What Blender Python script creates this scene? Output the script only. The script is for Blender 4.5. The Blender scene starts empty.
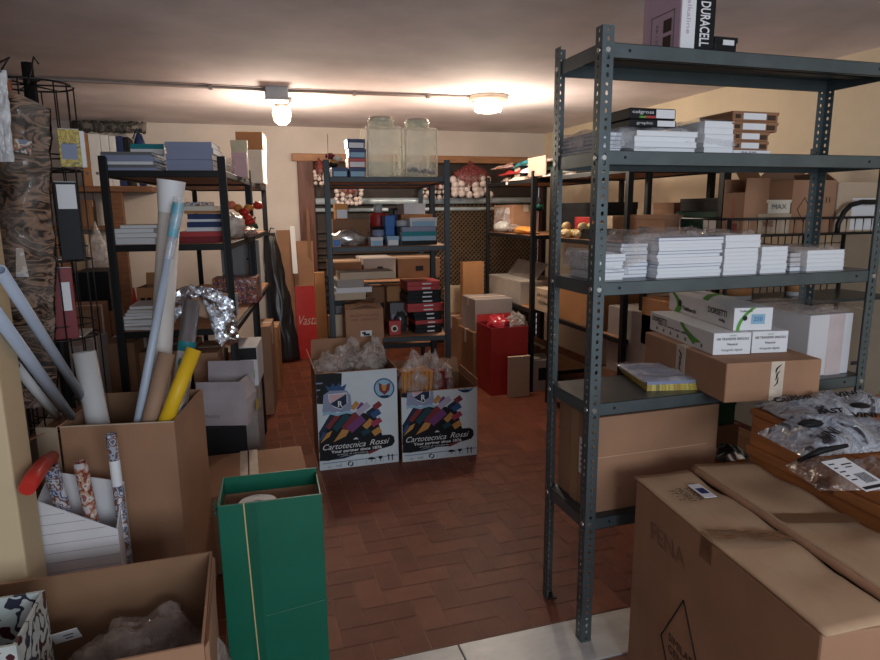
import bpy, bmesh, math, random
from mathutils import Vector, Matrix, noise
random.seed(7)
PI = math.pi
R = math.radians
C = bpy.context.scene.collection

# ------------------------------------------------------------------ camera
FPX, PITCH, ROLL, YAW, EYE = 632.5, R(10.69), R(-.54), R(17.0), 1.5
fwd = Vector((math.sin(YAW)*math.cos(PITCH), math.cos(YAW)*math.cos(PITCH), -math.sin(PITCH)))
rt0 = Vector((math.cos(YAW), -math.sin(YAW), 0)); up0 = rt0.cross(fwd)
CRT = math.cos(ROLL)*rt0 + math.sin(ROLL)*up0
CUP = -math.sin(ROLL)*rt0 + math.cos(ROLL)*up0
cam_d = bpy.data.cameras.new('camera'); cam = bpy.data.objects.new('camera', cam_d); C.objects.link(cam)
cam_d.sensor_width = 36; cam_d.lens = FPX/880*36; cam_d.clip_start = .02
M = Matrix((CRT, CUP, -fwd)).transposed().to_4x4(); M.translation = (0, 0, EYE)
cam.matrix_world = M
bpy.context.scene.camera = cam

# ------------------------------------------------------------------ world, lights, exposure
sc = bpy.context.scene
sc.view_settings.view_transform = 'Standard'; sc.view_settings.look = 'None'
sc.view_settings.gamma = 1; sc.view_settings.use_curve_mapping = False
sc.view_settings.exposure = 1.27
w = bpy.data.worlds.new('world'); sc.world = w; w.use_nodes = True
w.node_tree.nodes['Background'].inputs[0].default_value = (.80, .90, 1, 1)
w.node_tree.nodes['Background'].inputs[1].default_value = .17
def area(name, loc, rot, sx, sy, power, col):
    d = bpy.data.lights.new(name, 'AREA'); d.shape = 'RECTANGLE'; d.size = sx; d.size_y = sy; d.energy = power; d.color = col
    o = bpy.data.objects.new(name, d); C.objects.link(o); o.location = loc; o.rotation_euler = rot; return o
# added cool area light for the front room's daylight, unseen behind the camera
area('front_room_light', (.9, -2.6, 1.65), (R(92), 0, 0), 1.7, 1.2, 36, (.82, .91, 1))

# ------------------------------------------------------------------ pixel -> place helpers
def ray(px, py): return CRT*((px-440)/FPX) - CUP*((py-330)/FPX) + fwd
def PY(px, py, Y): d = ray(px, py); return Vector((0, 0, EYE)) + d*(Y/d.y)
def PXx(px, py, X): d = ray(px, py); return Vector((0, 0, EYE)) + d*(X/d.x)
def PZ(px, py, z): d = ray(px, py); return Vector((0, 0, EYE)) + d*((z-EYE)/d.z)
def base_y(px, Y, z):                       # the point of column px, plane Y, height z
    a = ray(px, 0); b = ray(px, 1)-a
    t = ((z-EYE)*a.y - Y*a.z)/(Y*b.z - (z-EYE)*b.y)
    return PY(px, t, Y)
def base_x(px, X, z):
    a = ray(px, 0); b = ray(px, 1)-a
    t = ((z-EYE)*a.x - X*a.z)/(X*b.z - (z-EYE)*b.x)
    return PXx(px, t, X)

# ------------------------------------------------------------------ materials
MATS = {}
def mat(name, col, rough=.6, metal=0, var=.12, scale=8, bump=0, bscale=60, emit=0, alpha=1, spec=.5, stretch=None, col2=None):
    m = bpy.data.materials.new(name); m.use_nodes = True; MATS[name] = m
    nt = m.node_tree; b = nt.nodes['Principled BSDF']
    b.inputs['Roughness'].default_value = rough; b.inputs['Metallic'].default_value = metal
    b.inputs['Specular IOR Level'].default_value = spec
    tc = nt.nodes.new('ShaderNodeTexCoord'); src = tc.outputs['Object']
    if stretch:
        mp = nt.nodes.new('ShaderNodeMapping'); mp.inputs['Scale'].default_value = stretch
        nt.links.new(src, mp.inputs[0]); src = mp.outputs[0]
    n = nt.nodes.new('ShaderNodeTexNoise'); n.inputs['Scale'].default_value = scale; n.inputs['Detail'].default_value = 5
    nt.links.new(src, n.inputs['Vector'])
    r = nt.nodes.new('ShaderNodeValToRGB')
    c1 = [min(1, c*(1-var)) for c in col]; c2 = list(col2) if col2 else [min(1, c*(1+var)) for c in col]
    r.color_ramp.elements[0].position = .3; r.color_ramp.elements[1].position = .7
    r.color_ramp.elements[0].color = (*c1, 1); r.color_ramp.elements[1].color = (*c2, 1)
    nt.links.new(n.outputs['Fac'], r.inputs[0]); nt.links.new(r.outputs[0], b.inputs['Base Color'])
    if bump:
        n2 = nt.nodes.new('ShaderNodeTexNoise'); n2.inputs['Scale'].default_value = bscale; nt.links.new(src, n2.inputs['Vector'])
        bp = nt.nodes.new('ShaderNodeBump'); bp.inputs['Strength'].default_value = bump; bp.inputs['Distance'].default_value = .01
        nt.links.new(n2.outputs['Fac'], bp.inputs['Height']); nt.links.new(bp.outputs[0], b.inputs['Normal'])
    if emit:
        b.inputs['Emission Color'].default_value = (*col, 1); b.inputs['Emission Strength'].default_value = emit
    return m
def flat(name, col, rough=.6): return mat(name, col, rough, var=.05, spec=.25)
def film(name, col=(.9, .9, .92), clear=.75, rough=.15, bump=.5, bscale=14):
    m = bpy.data.materials.new(name); m.use_nodes = True; MATS[name] = m; nt = m.node_tree
    out = nt.nodes['Material Output']; b = nt.nodes['Principled BSDF']
    b.inputs['Base Color'].default_value = (*col, 1); b.inputs['Roughness'].default_value = rough
    b.inputs['Specular IOR Level'].default_value = .8
    t = nt.nodes.new('ShaderNodeBsdfTransparent'); t.inputs[0].default_value = (.97, .97, .97, 1)
    mx = nt.nodes.new('ShaderNodeMixShader'); n = nt.nodes.new('ShaderNodeTexNoise'); n.inputs['Scale'].default_value = bscale; n.inputs['Detail'].default_value = 4
    tc = nt.nodes.new('ShaderNodeTexCoord'); nt.links.new(tc.outputs['Object'], n.inputs['Vector'])
    mr = nt.nodes.new('ShaderNodeMapRange'); mr.inputs[1].default_value = .4; mr.inputs[2].default_value = .65
    mr.inputs[3].default_value = min(1, clear+.12); mr.inputs[4].default_value = max(0, clear-.25)
    nt.links.new(n.outputs['Fac'], mr.inputs[0]); nt.links.new(mr.outputs[0], mx.inputs[0])
    bp = nt.nodes.new('ShaderNodeBump'); bp.inputs['Strength'].default_value = bump; bp.inputs['Distance'].default_value = .02
    nt.links.new(n.outputs['Fac'], bp.inputs['Height']); nt.links.new(bp.outputs[0], b.inputs['Normal'])
    nt.links.new(b.outputs[0], mx.inputs[1]); nt.links.new(t.outputs[0], mx.inputs[2]); nt.links.new(mx.outputs[0], out.inputs[0])
    return m
def patterned(name, cols, scale, rough=.5, wave=False, dist=6):
    m = bpy.data.materials.new(name); m.use_nodes = True; MATS[name] = m; nt = m.node_tree; b = nt.nodes['Principled BSDF']
    b.inputs['Roughness'].default_value = rough
    tc = nt.nodes.new('ShaderNodeTexCoord')
    if wave:
        n = nt.nodes.new('ShaderNodeTexWave'); n.bands_direction = 'Z'; n.inputs['Distortion'].default_value = dist; n.inputs['Detail'].default_value = 3
        n.inputs['Detail Scale'].default_value = 1.6; o = n.outputs['Fac']
    else:
        n = nt.nodes.new('ShaderNodeTexNoise'); n.inputs['Detail'].default_value = 2; o = n.outputs['Fac']
    n.inputs['Scale'].default_value = scale; nt.links.new(tc.outputs['Object'], n.inputs['Vector'])
    r = nt.nodes.new('ShaderNodeValToRGB'); r.color_ramp.interpolation = 'LINEAR' if wave else 'CONSTANT'
    k = len(cols)
    while len(r.color_ramp.elements) < k: r.color_ramp.elements.new(.5)
    for i, c in enumerate(cols):
        r.color_ramp.elements[i].position = (i/(k-1) if wave else .34+.34*i/k); r.color_ramp.elements[i].color = (*c, 1)
    nt.links.new(o, r.inputs[0]); nt.links.new(r.outputs[0], b.inputs['Base Color'])
    return m

cardb = mat('cardboard', (.345, .182, .105), .85, var=.10, scale=5, bump=.05, bscale=30)
cardl = mat('light_cardboard', (.47, .30, .18), .8, var=.12, scale=6, bump=.35, bscale=9, stretch=(1.6, .5, 1))
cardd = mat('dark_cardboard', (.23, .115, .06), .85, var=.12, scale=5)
cardo = mat('orange_cardboard', (.40, .185, .075), .8, var=.1, scale=5)
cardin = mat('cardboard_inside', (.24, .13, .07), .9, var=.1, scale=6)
cardg = mat('grey_cardboard', (.34, .29, .27), .85, var=.08, scale=5)
cardp = mat('pale_cardboard', (.50, .38, .27), .85, var=.08, scale=5)
tape = mat('brown_tape', (.40, .25, .14), .3, var=.06)
tapec = mat('clear_tape', (.60, .50, .40), .3, var=.15, scale=20)
white = mat('white_card', (.74, .74, .76), .6, var=.03)
whitec = mat('white_carton', (.66, .64, .66), .7, var=.05, scale=6)
paper = mat('white_paper', (.78, .79, .82), .7, var=.05, scale=2, stretch=(1, 1, 220))
cream = mat('cream_paper', (.66, .60, .50), .7, var=.06)
ink = flat('black_print', (.015, .015, .017), .5)
inkb = flat('brown_print', (.06, .035, .025), .8)
inkg = flat('grey_print', (.15, .15, .16), .6)
black = mat('black_card', (.012, .012, .014), .5, var=.1, spec=.2)
navy = flat('navy_card', (.025, .04, .12), .4)
red = mat('red_card', (.42, .028, .028), .45, var=.1)
redd = flat('dark_red_card', (.20, .02, .025), .45)
green = flat('green_print', (.10, .32, .05), .6)
dgreen = flat('dark_green_card', (.012, .075, .045), .5)
teal = flat('teal_card', (.02, .22, .26), .5)
blue = flat('blue_card', (.03, .14, .42), .4)
lblue = flat('light_blue_card', (.28, .46, .60), .5)
bluegrey = flat('blue_grey_card', (.26, .29, .42), .6)
yellow = flat('yellow_plastic', (.75, .46, .02), .4)
yellowp = patterned('yellow_paper', [(.55, .44, .07), (.40, .26, .05), (.6, .5, .12), (.25, .2, .06)], 40, .5)
orange = flat('orange_print', (.62, .25, .05), .5)
purple = flat('purple_print', (.18, .04, .20), .5)
pink = flat('pink_paper', (.62, .40, .42), .6)
lilac = flat('lilac_card', (.52, .36, .47), .5)
rackm = mat('blue_grey_metal', (.115, .145, .155), .38, metal=.55, var=.14, scale=9)
shelfm = mat('dark_shelf_metal', (.07, .085, .095), .32, metal=.6, var=.2, scale=7)
blackm = mat('black_metal', (.009, .009, .010), .5, var=.2, spec=.3)
bluem = mat('blue_black_metal', (.011, .016, .021), .45, metal=.15, var=.25, scale=20)
bolt = mat('zinc_bolt', (.7, .7, .68), .3, metal=1, var=.05)
board = mat('shelf_board', (.36, .17, .085), .6, var=.25, scale=6, stretch=(1, 8, 8))
wood = mat('orange_wood', (.36, .13, .042), .42, var=.28, scale=4, stretch=(9, 1, 9))
woodd = mat('dark_wood', (.125, .04, .026), .5, var=.3, scale=5, stretch=(8, 8, 1))
shelfw = mat('shelf_wood', (.19, .085, .042), .55, var=.25, scale=5, stretch=(1, 8, 8))
woodm = mat('lintel_wood', (.35, .16, .07), .5, var=.25, scale=5, stretch=(1, 8, 8))
wallm = mat('wall_plaster', (.62, .55, .50), .9, var=.07, scale=3, bump=.12, bscale=40)
wally = mat('yellow_plaster', (.72, .60, .44), .9, var=.07, scale=2.5, bump=.12, bscale=40)
ceilm = mat('ceiling_plaster', (.74, .67, .70), .85, var=.22, scale=1.5, bump=.25, bscale=5)
marble = mat('marble', (.52, .50, .48), .35, var=.16, scale=9, stretch=(1, 2, 1))
grout = mat('grout', (.36, .20, .135), .9)
foil = mat('foil', (.78, .80, .84), .22, metal=1, var=.05)
silver = mat('silver_roll', (.42, .42, .45), .32, metal=.85, var=.15)
tubew = mat('white_tube', (.60, .60, .60), .5, var=.05)
tubeb = mat('blue_grey_tube', (.40, .46, .56), .4, var=.05)
tubec = mat('brown_tube', (.33, .20, .13), .7, var=.1)
greenf = mat('green_paper', (.0, .105, .060), .42, var=.10, scale=6, bump=.12, bscale=9)
stringm = flat('yellow_string', (.55, .46, .22), .7)
plred = flat('red_plastic', (.50, .035, .025), .35)
wirem = mat('black_wire', (.012, .012, .013), .4, metal=.3)
pvc = mat('grey_conduit', (.30, .25, .23), .5, var=.1)
jbox = mat('grey_plastic', (.42, .44, .47), .5, var=.05)
lampg = mat('lamp_glass', (1, .86, .62), .3, emit=2.2, var=0)
bulbm = mat('bulb_glow', (1, .9, .72), .3, emit=4, var=0)
filmc = film('clear_film', (.80, .80, .84), .76)
filmw = film('wrap_film', (.62, .52, .48), .74, .08, .9, 18)
bagm = film('bag_film', (.66, .58, .54), .68, .10, .9, 16)
mailm = film('mailer_film', (.42, .44, .48), .22, .12, 1.0, 16)
glassm = film('jar_glass', (.86, .86, .74), .66, .05, .05, 3)
plateg = film('grey_perspex', (.30, .29, .30), .35, .08, .1, 4)
tiger = patterned('tiger_print', [(.010, .006, .005), (.016, .009, .007), (.24, .14, .09), (.34, .21, .14), (.05, .027, .018), (.012, .007, .006), (.28, .165, .11), (.02, .012, .01)], 6, .8)
for n_ in tiger.node_tree.nodes:
    if n_.type == 'TEX_NOISE':
        n_.inputs['Distortion'].default_value = 1.6; n_.inputs['Detail'].default_value = 3; tn_ = n_
    if n_.type == 'VALTORGB': n_.color_ramp.interpolation = 'LINEAR'
mp_ = tiger.node_tree.nodes.new('ShaderNodeMapping'); mp_.inputs['Scale'].default_value = (1.0, 1.0, 2.6); mp_.inputs['Rotation'].default_value = (0, .35, 0)
tiger.node_tree.links.new(tn_.inputs['Vector'].links[0].from_socket, mp_.inputs[0]); tiger.node_tree.links.new(mp_.outputs[0], tn_.inputs['Vector'])
comic = patterned('printed_wrap', [(.55, .55, .6), (.06, .08, .16), (.35, .38, .46), (.16, .07, .05), (.5, .48, .5), (.1, .12, .18)], 30, .3)
comicr = patterned('red_printed_wrap', [(.55, .5, .5), (.45, .2, .13), (.2, .04, .03), (.5, .3, .2), (.6, .55, .54), (.3, .1, .08)], 30, .3)
marbled = patterned('splash_print', [(.5, .52, .5), (.03, .03, .05), (.45, .5, .48), (.5, .53, .5), (.06, .015, .02)], 18, .35)
mixprint = patterned('mixed_print', [(.55, .5, .45), (.1, .09, .1), (.4, .2, .12), (.6, .55, .5), (.2, .22, .28)], 30, .5)
cooltex = patterned('pale_print', [(.62, .62, .60), (.45, .47, .5), (.66, .63, .58), (.5, .42, .36)], 30, .5)
warmprint = patterned('warm_print', [(.32, .06, .04), (.03, .03, .06), (.55, .2, .08), (.1, .03, .12), (.6, .45, .35)], 26, .4)
darkclut = patterned('dark_print', [(.05, .035, .03), (.15, .09, .06), (.03, .03, .035), (.24, .15, .1)], 26, .6)
balls_m = mat('pale_ball', (.74, .63, .60), .5, var=.05)
netm = film('red_net', (.30, .06, .06), .45, .6, .3, 60)

# ------------------------------------------------------------------ mesh builder
class MB:
    def __init__(s): s.bm = bmesh.new(); s.mi = 0
    def f(s, vs, mi=None):
        try: fc = s.bm.faces.new(vs)
        except ValueError: return None
        fc.material_index = s.mi if mi is None else mi; return fc
    def box(s, x0, x1, y0, y1, z0, z1, mi=0, mx=None):
        v = [s.bm.verts.new(Vector(p) if mx is None else mx @ Vector(p)) for p in ((x0,y0,z0),(x1,y0,z0),(x1,y1,z0),(x0,y1,z0),(x0,y0,z1),(x1,y0,z1),(x1,y1,z1),(x0,y1,z1))]
        for q in ((0,3,2,1),(4,5,6,7),(0,1,5,4),(1,2,6,5),(2,3,7,6),(3,0,4,7)): s.f([v[i] for i in q], mi)
        return s
    def hexa(s, pts, mi=0):
        v = [s.bm.verts.new(p) for p in pts]
        for q in ((0,3,2,1),(4,5,6,7),(0,1,5,4),(1,2,6,5),(2,3,7,6),(3,0,4,7)): s.f([v[i] for i in q], mi)
        return s
    def quad(s, pts, mi=0): s.f([s.bm.verts.new(p) for p in pts], mi); return s
    def tube(s, pts, r, mi=0, n=8, cap=True, hollow=0):
        pts = [Vector(p) for p in pts]; rings = []; rs = r if isinstance(r, (list, tuple)) else [r]*len(pts)
        for i, p in enumerate(pts):
            d = (pts[min(i+1, len(pts)-1)] - pts[max(i-1, 0)]).normalized()
            a = d.orthogonal().normalized() if i == 0 else (a - d*a.dot(d)).normalized()
            b = d.cross(a)
            rings.append([s.bm.verts.new(p + (a*math.cos(2*PI*k/n) + b*math.sin(2*PI*k/n))*rs[i]) for k in range(n)])
        for i in range(len(rings)-1):
            for k in range(n):
                fc = s.f([rings[i][k], rings[i][(k+1) % n], rings[i+1][(k+1) % n], rings[i+1][k]], mi)
                if fc: fc.smooth = True
        if cap: s.f(rings[0][::-1], mi)
        if hollow:
            p = pts[-1]; d = (pts[-1]-pts[-2]).normalized()
            inn = [s.bm.verts.new(p + (v.co-p)*hollow) for v in rings[-1]]
            dep = [s.bm.verts.new(p - d*min(.08, (pts[-1]-pts[-2]).length*.8) + (v.co-p)*hollow) for v in rings[-1]]
            for k in range(n):
                s.f([rings[-1][k], rings[-1][(k+1) % n], inn[(k+1) % n], inn[k]], mi)
                s.f([inn[k], inn[(k+1) % n], dep[(k+1) % n], dep[k]], mi)
            s.f(dep, mi)
        elif cap: s.f(rings[-1], mi)
        return s
    def lathe(s, prof, loc=(0, 0, 0), n=20, mi=0):
        loc = Vector(loc); rings = []
        for (r, z) in prof:
            rings.append([s.bm.verts.new(loc + Vector((r*math.cos(2*PI*k/n), r*math.sin(2*PI*k/n), z))) for k in range(n)])
        for i in range(len(rings)-1):
            for k in range(n):
                fc = s.f([rings[i][k], rings[i][(k+1) % n], rings[i+1][(k+1) % n], rings[i+1][k]], mi)
                if fc: fc.smooth = True
        s.f(rings[0][::-1], mi); s.f(rings[-1], mi)
        return s
    def blob(s, c, rad, seed=0, amp=.3, fr=3, nu=26, nv=16, pinch=0, mi=0, floor=None):
        c = Vector(c); rows = []; sd = Vector((seed*3.7, seed*1.3, seed*7.1))
        for j in range(nv+1):
            th = PI*j/nv; row = []
            for i in range(nu):
                ph = 2*PI*i/nu
                d = Vector((math.sin(th)*math.cos(ph), math.sin(th)*math.sin(ph), -math.cos(th)))
                nn = noise.noise(d*fr+sd); rg = 1-abs(noise.noise(d*fr*2+sd))*1.6
                k = 1 + amp*(nn + .5*rg-.4)
                q = Vector((d.x*rad[0]*k, d.y*rad[1]*k, d.z*rad[2]*k))
                if pinch and d.z > .4:
                    t = (d.z-.4)/.6; q.x *= 1-pinch*t; q.y *= 1-pinch*t; q.z += rad[2]*.22*t*t
                p = c+q
                if floor is not None: p.z = max(p.z, floor)
                row.append(s.bm.verts.new(p))
            rows.append(row)
        for j in range(nv):
            for i in range(nu):
                fc = s.f([rows[j][i], rows[j][(i+1) % nu], rows[j+1][(i+1) % nu], rows[j+1][i]], mi)
                if fc: fc.smooth = True
        return s
    def grid(s, fn, nu, nv, mi=0, smooth=True):
        v = [[s.bm.verts.new(fn(i/nu, j/nv)) for i in range(nu+1)] for j in range(nv+1)]
        for j in range(nv):
            for i in range(nu):
                fc = s.f([v[j][i], v[j][i+1], v[j+1][i+1], v[j+1][i]], mi)
                if fc: fc.smooth = smooth
        return s
    def build(s, name, mats, parent=None, bevel=0, solid=0, loc=None, rz=0):
        bmesh.ops.remove_doubles(s.bm, verts=s.bm.verts, dist=1e-5)
        bmesh.ops.recalc_face_normals(s.bm, faces=s.bm.faces)
        me = bpy.data.meshes.new(name); s.bm.to_mesh(me); s.bm.free()
        for m in (mats if isinstance(mats, (list, tuple)) else [mats]): me.materials.append(m)
        o = bpy.data.objects.new(name, me); C.objects.link(o)
        if parent: o.parent = parent
        if loc is not None: o.location = loc
        o.rotation_euler.z = rz
        if bevel:
            b = o.modifiers.new('bevel', 'BEVEL'); b.width = bevel; b.segments = 2; b.limit_method = 'ANGLE'
        if solid:
            b = o.modifiers.new('solid', 'SOLIDIFY'); b.thickness = solid; b.offset = 0
        return o
def tag(o, label, cat, group=None, kind=None):
    o['label'] = label; o['category'] = cat
    if group: o['group'] = group
    if kind: o['kind'] = kind
    return o
def thing(name, label, cat, loc=(0, 0, 0), rz=0, group=None):
    o = bpy.data.objects.new(name, None); o.empty_display_size = .05; C.objects.link(o)
    o.location = loc; o.rotation_euler.z = rz; return tag(o, label, cat, group)
def struct(name, mb, mats, **k):
    o = mb.build(name, mats, **k); o['kind'] = 'structure'; return o
def copy_tree(o, parent=None):
    c = o.copy(); C.objects.link(c)
    if parent: c.parent = parent
    for ch in list(o.children): copy_tree(ch, c)
    return c
def text(s, size, loc, rot, m, parent, name='printed_text', width=None, shear=0, align='CENTER', label=None, bold=0):
    cu = bpy.data.curves.new('t', 'FONT'); cu.body = s; cu.size = size; cu.align_x = align; cu.align_y = 'CENTER'; cu.shear = shear; cu.offset = bold
    cu.resolution_u = 3
    t = bpy.data.objects.new('t', cu); me = bpy.data.meshes.new_from_object(t)
    bpy.data.objects.remove(t); bpy.data.curves.remove(cu)
    if width:
        xs = [v.co.x for v in me.vertices]; k = width/(max(xs)-min(xs))
        for v in me.vertices: v.co.x *= k
    me.materials.clear(); me.materials.append(m)
    o = bpy.data.objects.new(name, me); C.objects.link(o); o.location = loc; o.rotation_euler = rot; o.parent = parent
    if label: o['label'] = label
    return o
FRONT = (PI/2, 0, 0); LEFT = (PI/2, 0, -PI/2); TOP = (0, 0, 0)
ORD = ['topmost', 'second', 'third', 'fourth', 'fifth', 'sixth', 'seventh', 'eighth', 'ninth', 'tenth', 'eleventh', 'twelfth', 'thirteenth', 'fourteenth']

def place(px0, px1, pyt, Y, zb, rz=0):        # corner, width, height of a box whose front stands on plane Y
    a = base_y(px0, Y, zb); b = base_y(px1, Y, zb)
    return a, (b.x-a.x)/max(.3, math.cos(rz)), PY((px0+px1)/2, pyt, Y).z-zb
def placeX(px0, px1, pyt, X, zb):             # the same for a front on plane X facing the aisle
    a = base_x(px0, X, zb); b = base_x(px1, X, zb)
    return a, a.y-b.y, PXx((px0+px1)/2, pyt, X).z-zb

# closed carton: local x along the front, y into depth, origin = front left bottom corner
def carton(label, loc, wd, d, h, m=cardb, rz=0, name='carton', cat='box', group=None, tp=True, tm=None, sticker=None, words=None, lid=0, bevel=.004):
    t = thing(name, label, cat, loc, rz, group)
    MB().box(0, wd, 0, d, 0, h).build('body', m, t, bevel=min(bevel, h*.1))
    e = .0008
    if tp:
        tw = min(.05, d*.2)
        mb = MB(); mb.box(-e, wd+e, d/2-tw/2, d/2+tw/2, h-.0005, h+e); mb.box(-e, 0, d/2-tw/2, d/2+tw/2, h*.75, h); mb.box(wd, wd+e, d/2-tw/2, d/2+tw/2, h*.75, h)
        mb.build('tape', tm or tapec, t)
    if lid:
        mb = MB(); mb.box(-.002, wd+.002, -.002, d+.002, h*(1-lid), h+.001); mb.build('lid', m, t, bevel=.001)
    if sticker:                                # (x0,x1,z0,z1 as fractions, material)
        for (a, b, c, q, sm) in sticker:
            MB().box(a*wd, b*wd, -e*(3 if lid else 1.2)-.0004, 0, c*h, q*h).build('label', sm, t)
    if words:                                  # (string, cx, cz fraction, width fraction, size, material)
        for (s_, cx, cz, wf, sz, im) in words:
            text(s_, sz*h, (cx*wd, -.004 if lid else -.003, cz*h), FRONT, im, t, width=wf*wd)
    return t
def bx(label, px0, px1, pyt, Y, zb, d, m=cardb, rz=0, **k):
    a, wd, h = place(px0, px1, pyt, Y, zb, rz)
    return carton(label, (a.x, Y, zb), wd, d, max(h, .008), m, rz, **k)
def bX(label, px0, px1, pyt, X, zb, d, m=cardb, **k):
    a, wd, h = placeX(px0, px1, pyt, X, zb)
    return carton(label, (X, a.y, zb), wd, d, max(h, .008), m, -PI/2, **k)

# open carton: walls with thickness, floor, flaps given as (side, length, angle out from vertical)
def open_carton(label, loc, wd, d, h, m=cardb, mi=cardin, rz=0, flaps=(), th=.006, name='open_carton', cat='box', group=None, hts=None):
    t = thing(name, label, cat, loc, rz, group)
    hf, hr, hb, hl = hts or (h, h, h, h)
    mb = MB()
    def wall(p0, p1, q0, q1, h0, h1):          # outer edge p0-p1, inner edge q0-q1
        pts = [(p0[0], p0[1], 0), (p1[0], p1[1], 0), (q1[0], q1[1], 0), (q0[0], q0[1], 0), (p0[0], p0[1], h0), (p1[0], p1[1], h1), (q1[0], q1[1], h1), (q0[0], q0[1], h0)]
        mb.hexa(pts, 0)
    wall((0, 0), (wd, 0), (th, th), (wd-th, th), hf, hf); wall((wd, 0), (wd, d), (wd-th, th), (wd-th, d-th), hr, hr)
    wall((wd, d), (0, d), (wd-th, d-th), (th, d-th), hb, hb); wall((0, d), (0, 0), (th, d-th), (th, th), hl, hl)
    mb.box(th, wd-th, th, d-th, 0, th, 1)
    o = mb.build('body', [m, mi], t, bevel=0)
    for fc in o.data.polygons:                 # inner faces carry the inside colour, mostly darker to imitate the shade there
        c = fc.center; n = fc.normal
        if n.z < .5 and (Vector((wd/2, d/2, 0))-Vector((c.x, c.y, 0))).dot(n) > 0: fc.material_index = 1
    for (side, ln, ang) in flaps:
        hh = {'f': hf, 'b': hb, 'l': hl, 'r': hr}[side]; L = wd if side in 'fb' else d
        dy, dz = math.sin(ang)*ln, math.cos(ang)*ln; ny, nz = -math.cos(ang)*th*.6, math.sin(ang)*th*.6
        def pt(a, o_, z):
            return {'f': (a, -o_, z), 'b': (a, d+o_, z), 'l': (-o_, a, z), 'r': (wd+o_, a, z)}[side]
        i0, i1 = .012*L, .988*L
        pts = [pt(i0, 0, hh), pt(i1, 0, hh), pt(i1, ny, hh+nz), pt(i0, ny, hh+nz), pt(i0*2, dy, hh+dz), pt(i1-.01*L, dy, hh+dz), pt(i1-.01*L, dy+ny, hh+dz+nz), pt(i0*2, dy+ny, hh+dz+nz)]
        MB().hexa(pts).build('flap', m, t)
    return t

def book(label, loc, wd, d, h, cover, rz=0, name='exercise_book', cat='book', group=None, pages=paper):
    c = min(.0015, h*.15)
    mb = MB(); mb.box(0, wd, 0, d, 0, c); mb.box(0, wd, 0, d, h-c, h)
    o = mb.build(name, cover, loc=loc, rz=rz); tag(o, label, cat, group)
    sp = name in SPINED
    if sp: MB().box(0, wd, -.0006, .001, c, h-c).build('spine', cover, o)
    MB().box(.002, wd-.002, .002, d-.002, c, h-c).build('pages', pages, o)
    return o
SPINED = ('book', 'folder', 'flat_packet', 'magazine', 'booklet_pack', 'booklet')
def stack(n, what, where, loc, wd, d, H, covers, rz=0, name='exercise_book', cat='book', group=None, jit=.006, pages=paper, names=None):
    x, y, z = loc; hs = H/n
    for i in range(n):
        pos = n-1-i
        lab = '%s, %s in %s' % (what, 'topmost' if pos == 0 else ('lowest' if i == 0 and n > 1 else ORD[pos]+' from top'), where)
        group = group or what+'s in '+where
        book(lab, (x+random.uniform(-jit, jit), y+random.uniform(-jit, jit)*.6, z+i*hs), wd, d, hs*.985, covers[i % len(covers)], rz+random.uniform(-.02, .02)*(jit > .003), name, cat, group, pages)
def film_cover(label, loc, wd, d, h, rz=0, seed=1, m=filmc, name='plastic_film', cat='plastic wrap', lump=.02):
    mb = MB(); sd = Vector((seed*5.1, seed*2.3, 0))
    def fn(u, v):
        x = -.012+u*(wd+.024); y = -.010+v*(d+.02)
        e = max(abs(u-.5), abs(v-.5))*2
        nz = noise.noise(Vector((x*14, y*14, 0))+sd)
        z = h+.004+lump*.62*max(0, .45+nz)
        if e > .86:
            t = (e-.86)/.14; z = z*(1-t)+t*(h*.30+.3*h*noise.noise(Vector((x*9, y*9, 3))+sd)); z = max(z, .002)
        return Vector((x, y, z))
    mb.grid(fn, 26, 18)
    o = mb.build(name, m, loc=loc, rz=rz); tag(o, label, cat); return o

# ------------------------------------------------------------------ setting
XW, YB, ZC, XL = 3.3, 6.7, 2.335, -2.6
def floor_tiles():
    mb = MB(); bm = mb.bm; lay = bm.loops.layers.color.new('tint'); W = .098; g = .0019
    x0, y0 = XL, 1.885; ni, nj = int((XW-x0)/W)+1, int((YB-y0)/W)+1
    for i in range(-1, ni+1):
        for j in range(-1, nj+2):
            c = (i-j) % 4
            if c == 0: r = (i, i+2, j, j+1)
            elif c == 3: r = (i, i+1, j, j+2)
            else: continue
            a, b, e, f_ = x0+r[0]*W+g, x0+r[1]*W-g, y0+r[2]*W+g, y0+r[3]*W-g
            e = max(e, y0+.002)
            if b <= a or f_ <= e: continue
            v = [bm.verts.new(p) for p in ((a, e, 0), (b, e, 0), (b, f_, 0), (a, f_, 0))]
            fc = bm.faces.new(v); t = random.random()
            for l in fc.loops: l[lay] = (t, random.Random(i*91+j).random(), 0, 1)
    mb.box(XL-.2, XW+.2, 1.885, YB+.2, -.05, -.0025, 1)
    return mb
tm_ = bpy.data.materials.new('terracotta_tile'); tm_.use_nodes = True; nt = tm_.node_tree; b_ = nt.nodes['Principled BSDF']
at_ = nt.nodes.new('ShaderNodeAttribute'); at_.attribute_name = 'tint'; sp = nt.nodes.new('ShaderNodeSeparateColor'); nt.links.new(at_.outputs['Color'], sp.inputs[0])
ns = nt.nodes.new('ShaderNodeTexNoise'); ns.inputs['Scale'].default_value = 9; ns.inputs['Detail'].default_value = 6
tco = nt.nodes.new('ShaderNodeTexCoord'); nt.links.new(tco.outputs['Object'], ns.inputs['Vector'])
ma = nt.nodes.new('ShaderNodeMath'); ma.operation = 'MULTIPLY_ADD'; ma.inputs[1].default_value = .35; nt.links.new(sp.outputs[0], ma.inputs[0])
mb2 = nt.nodes.new('ShaderNodeMath'); mb2.operation = 'MULTIPLY'; mb2.inputs[1].default_value = .65; nt.links.new(ns.outputs['Fac'], mb2.inputs[0]); nt.links.new(mb2.outputs[0], ma.inputs[2])
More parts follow.
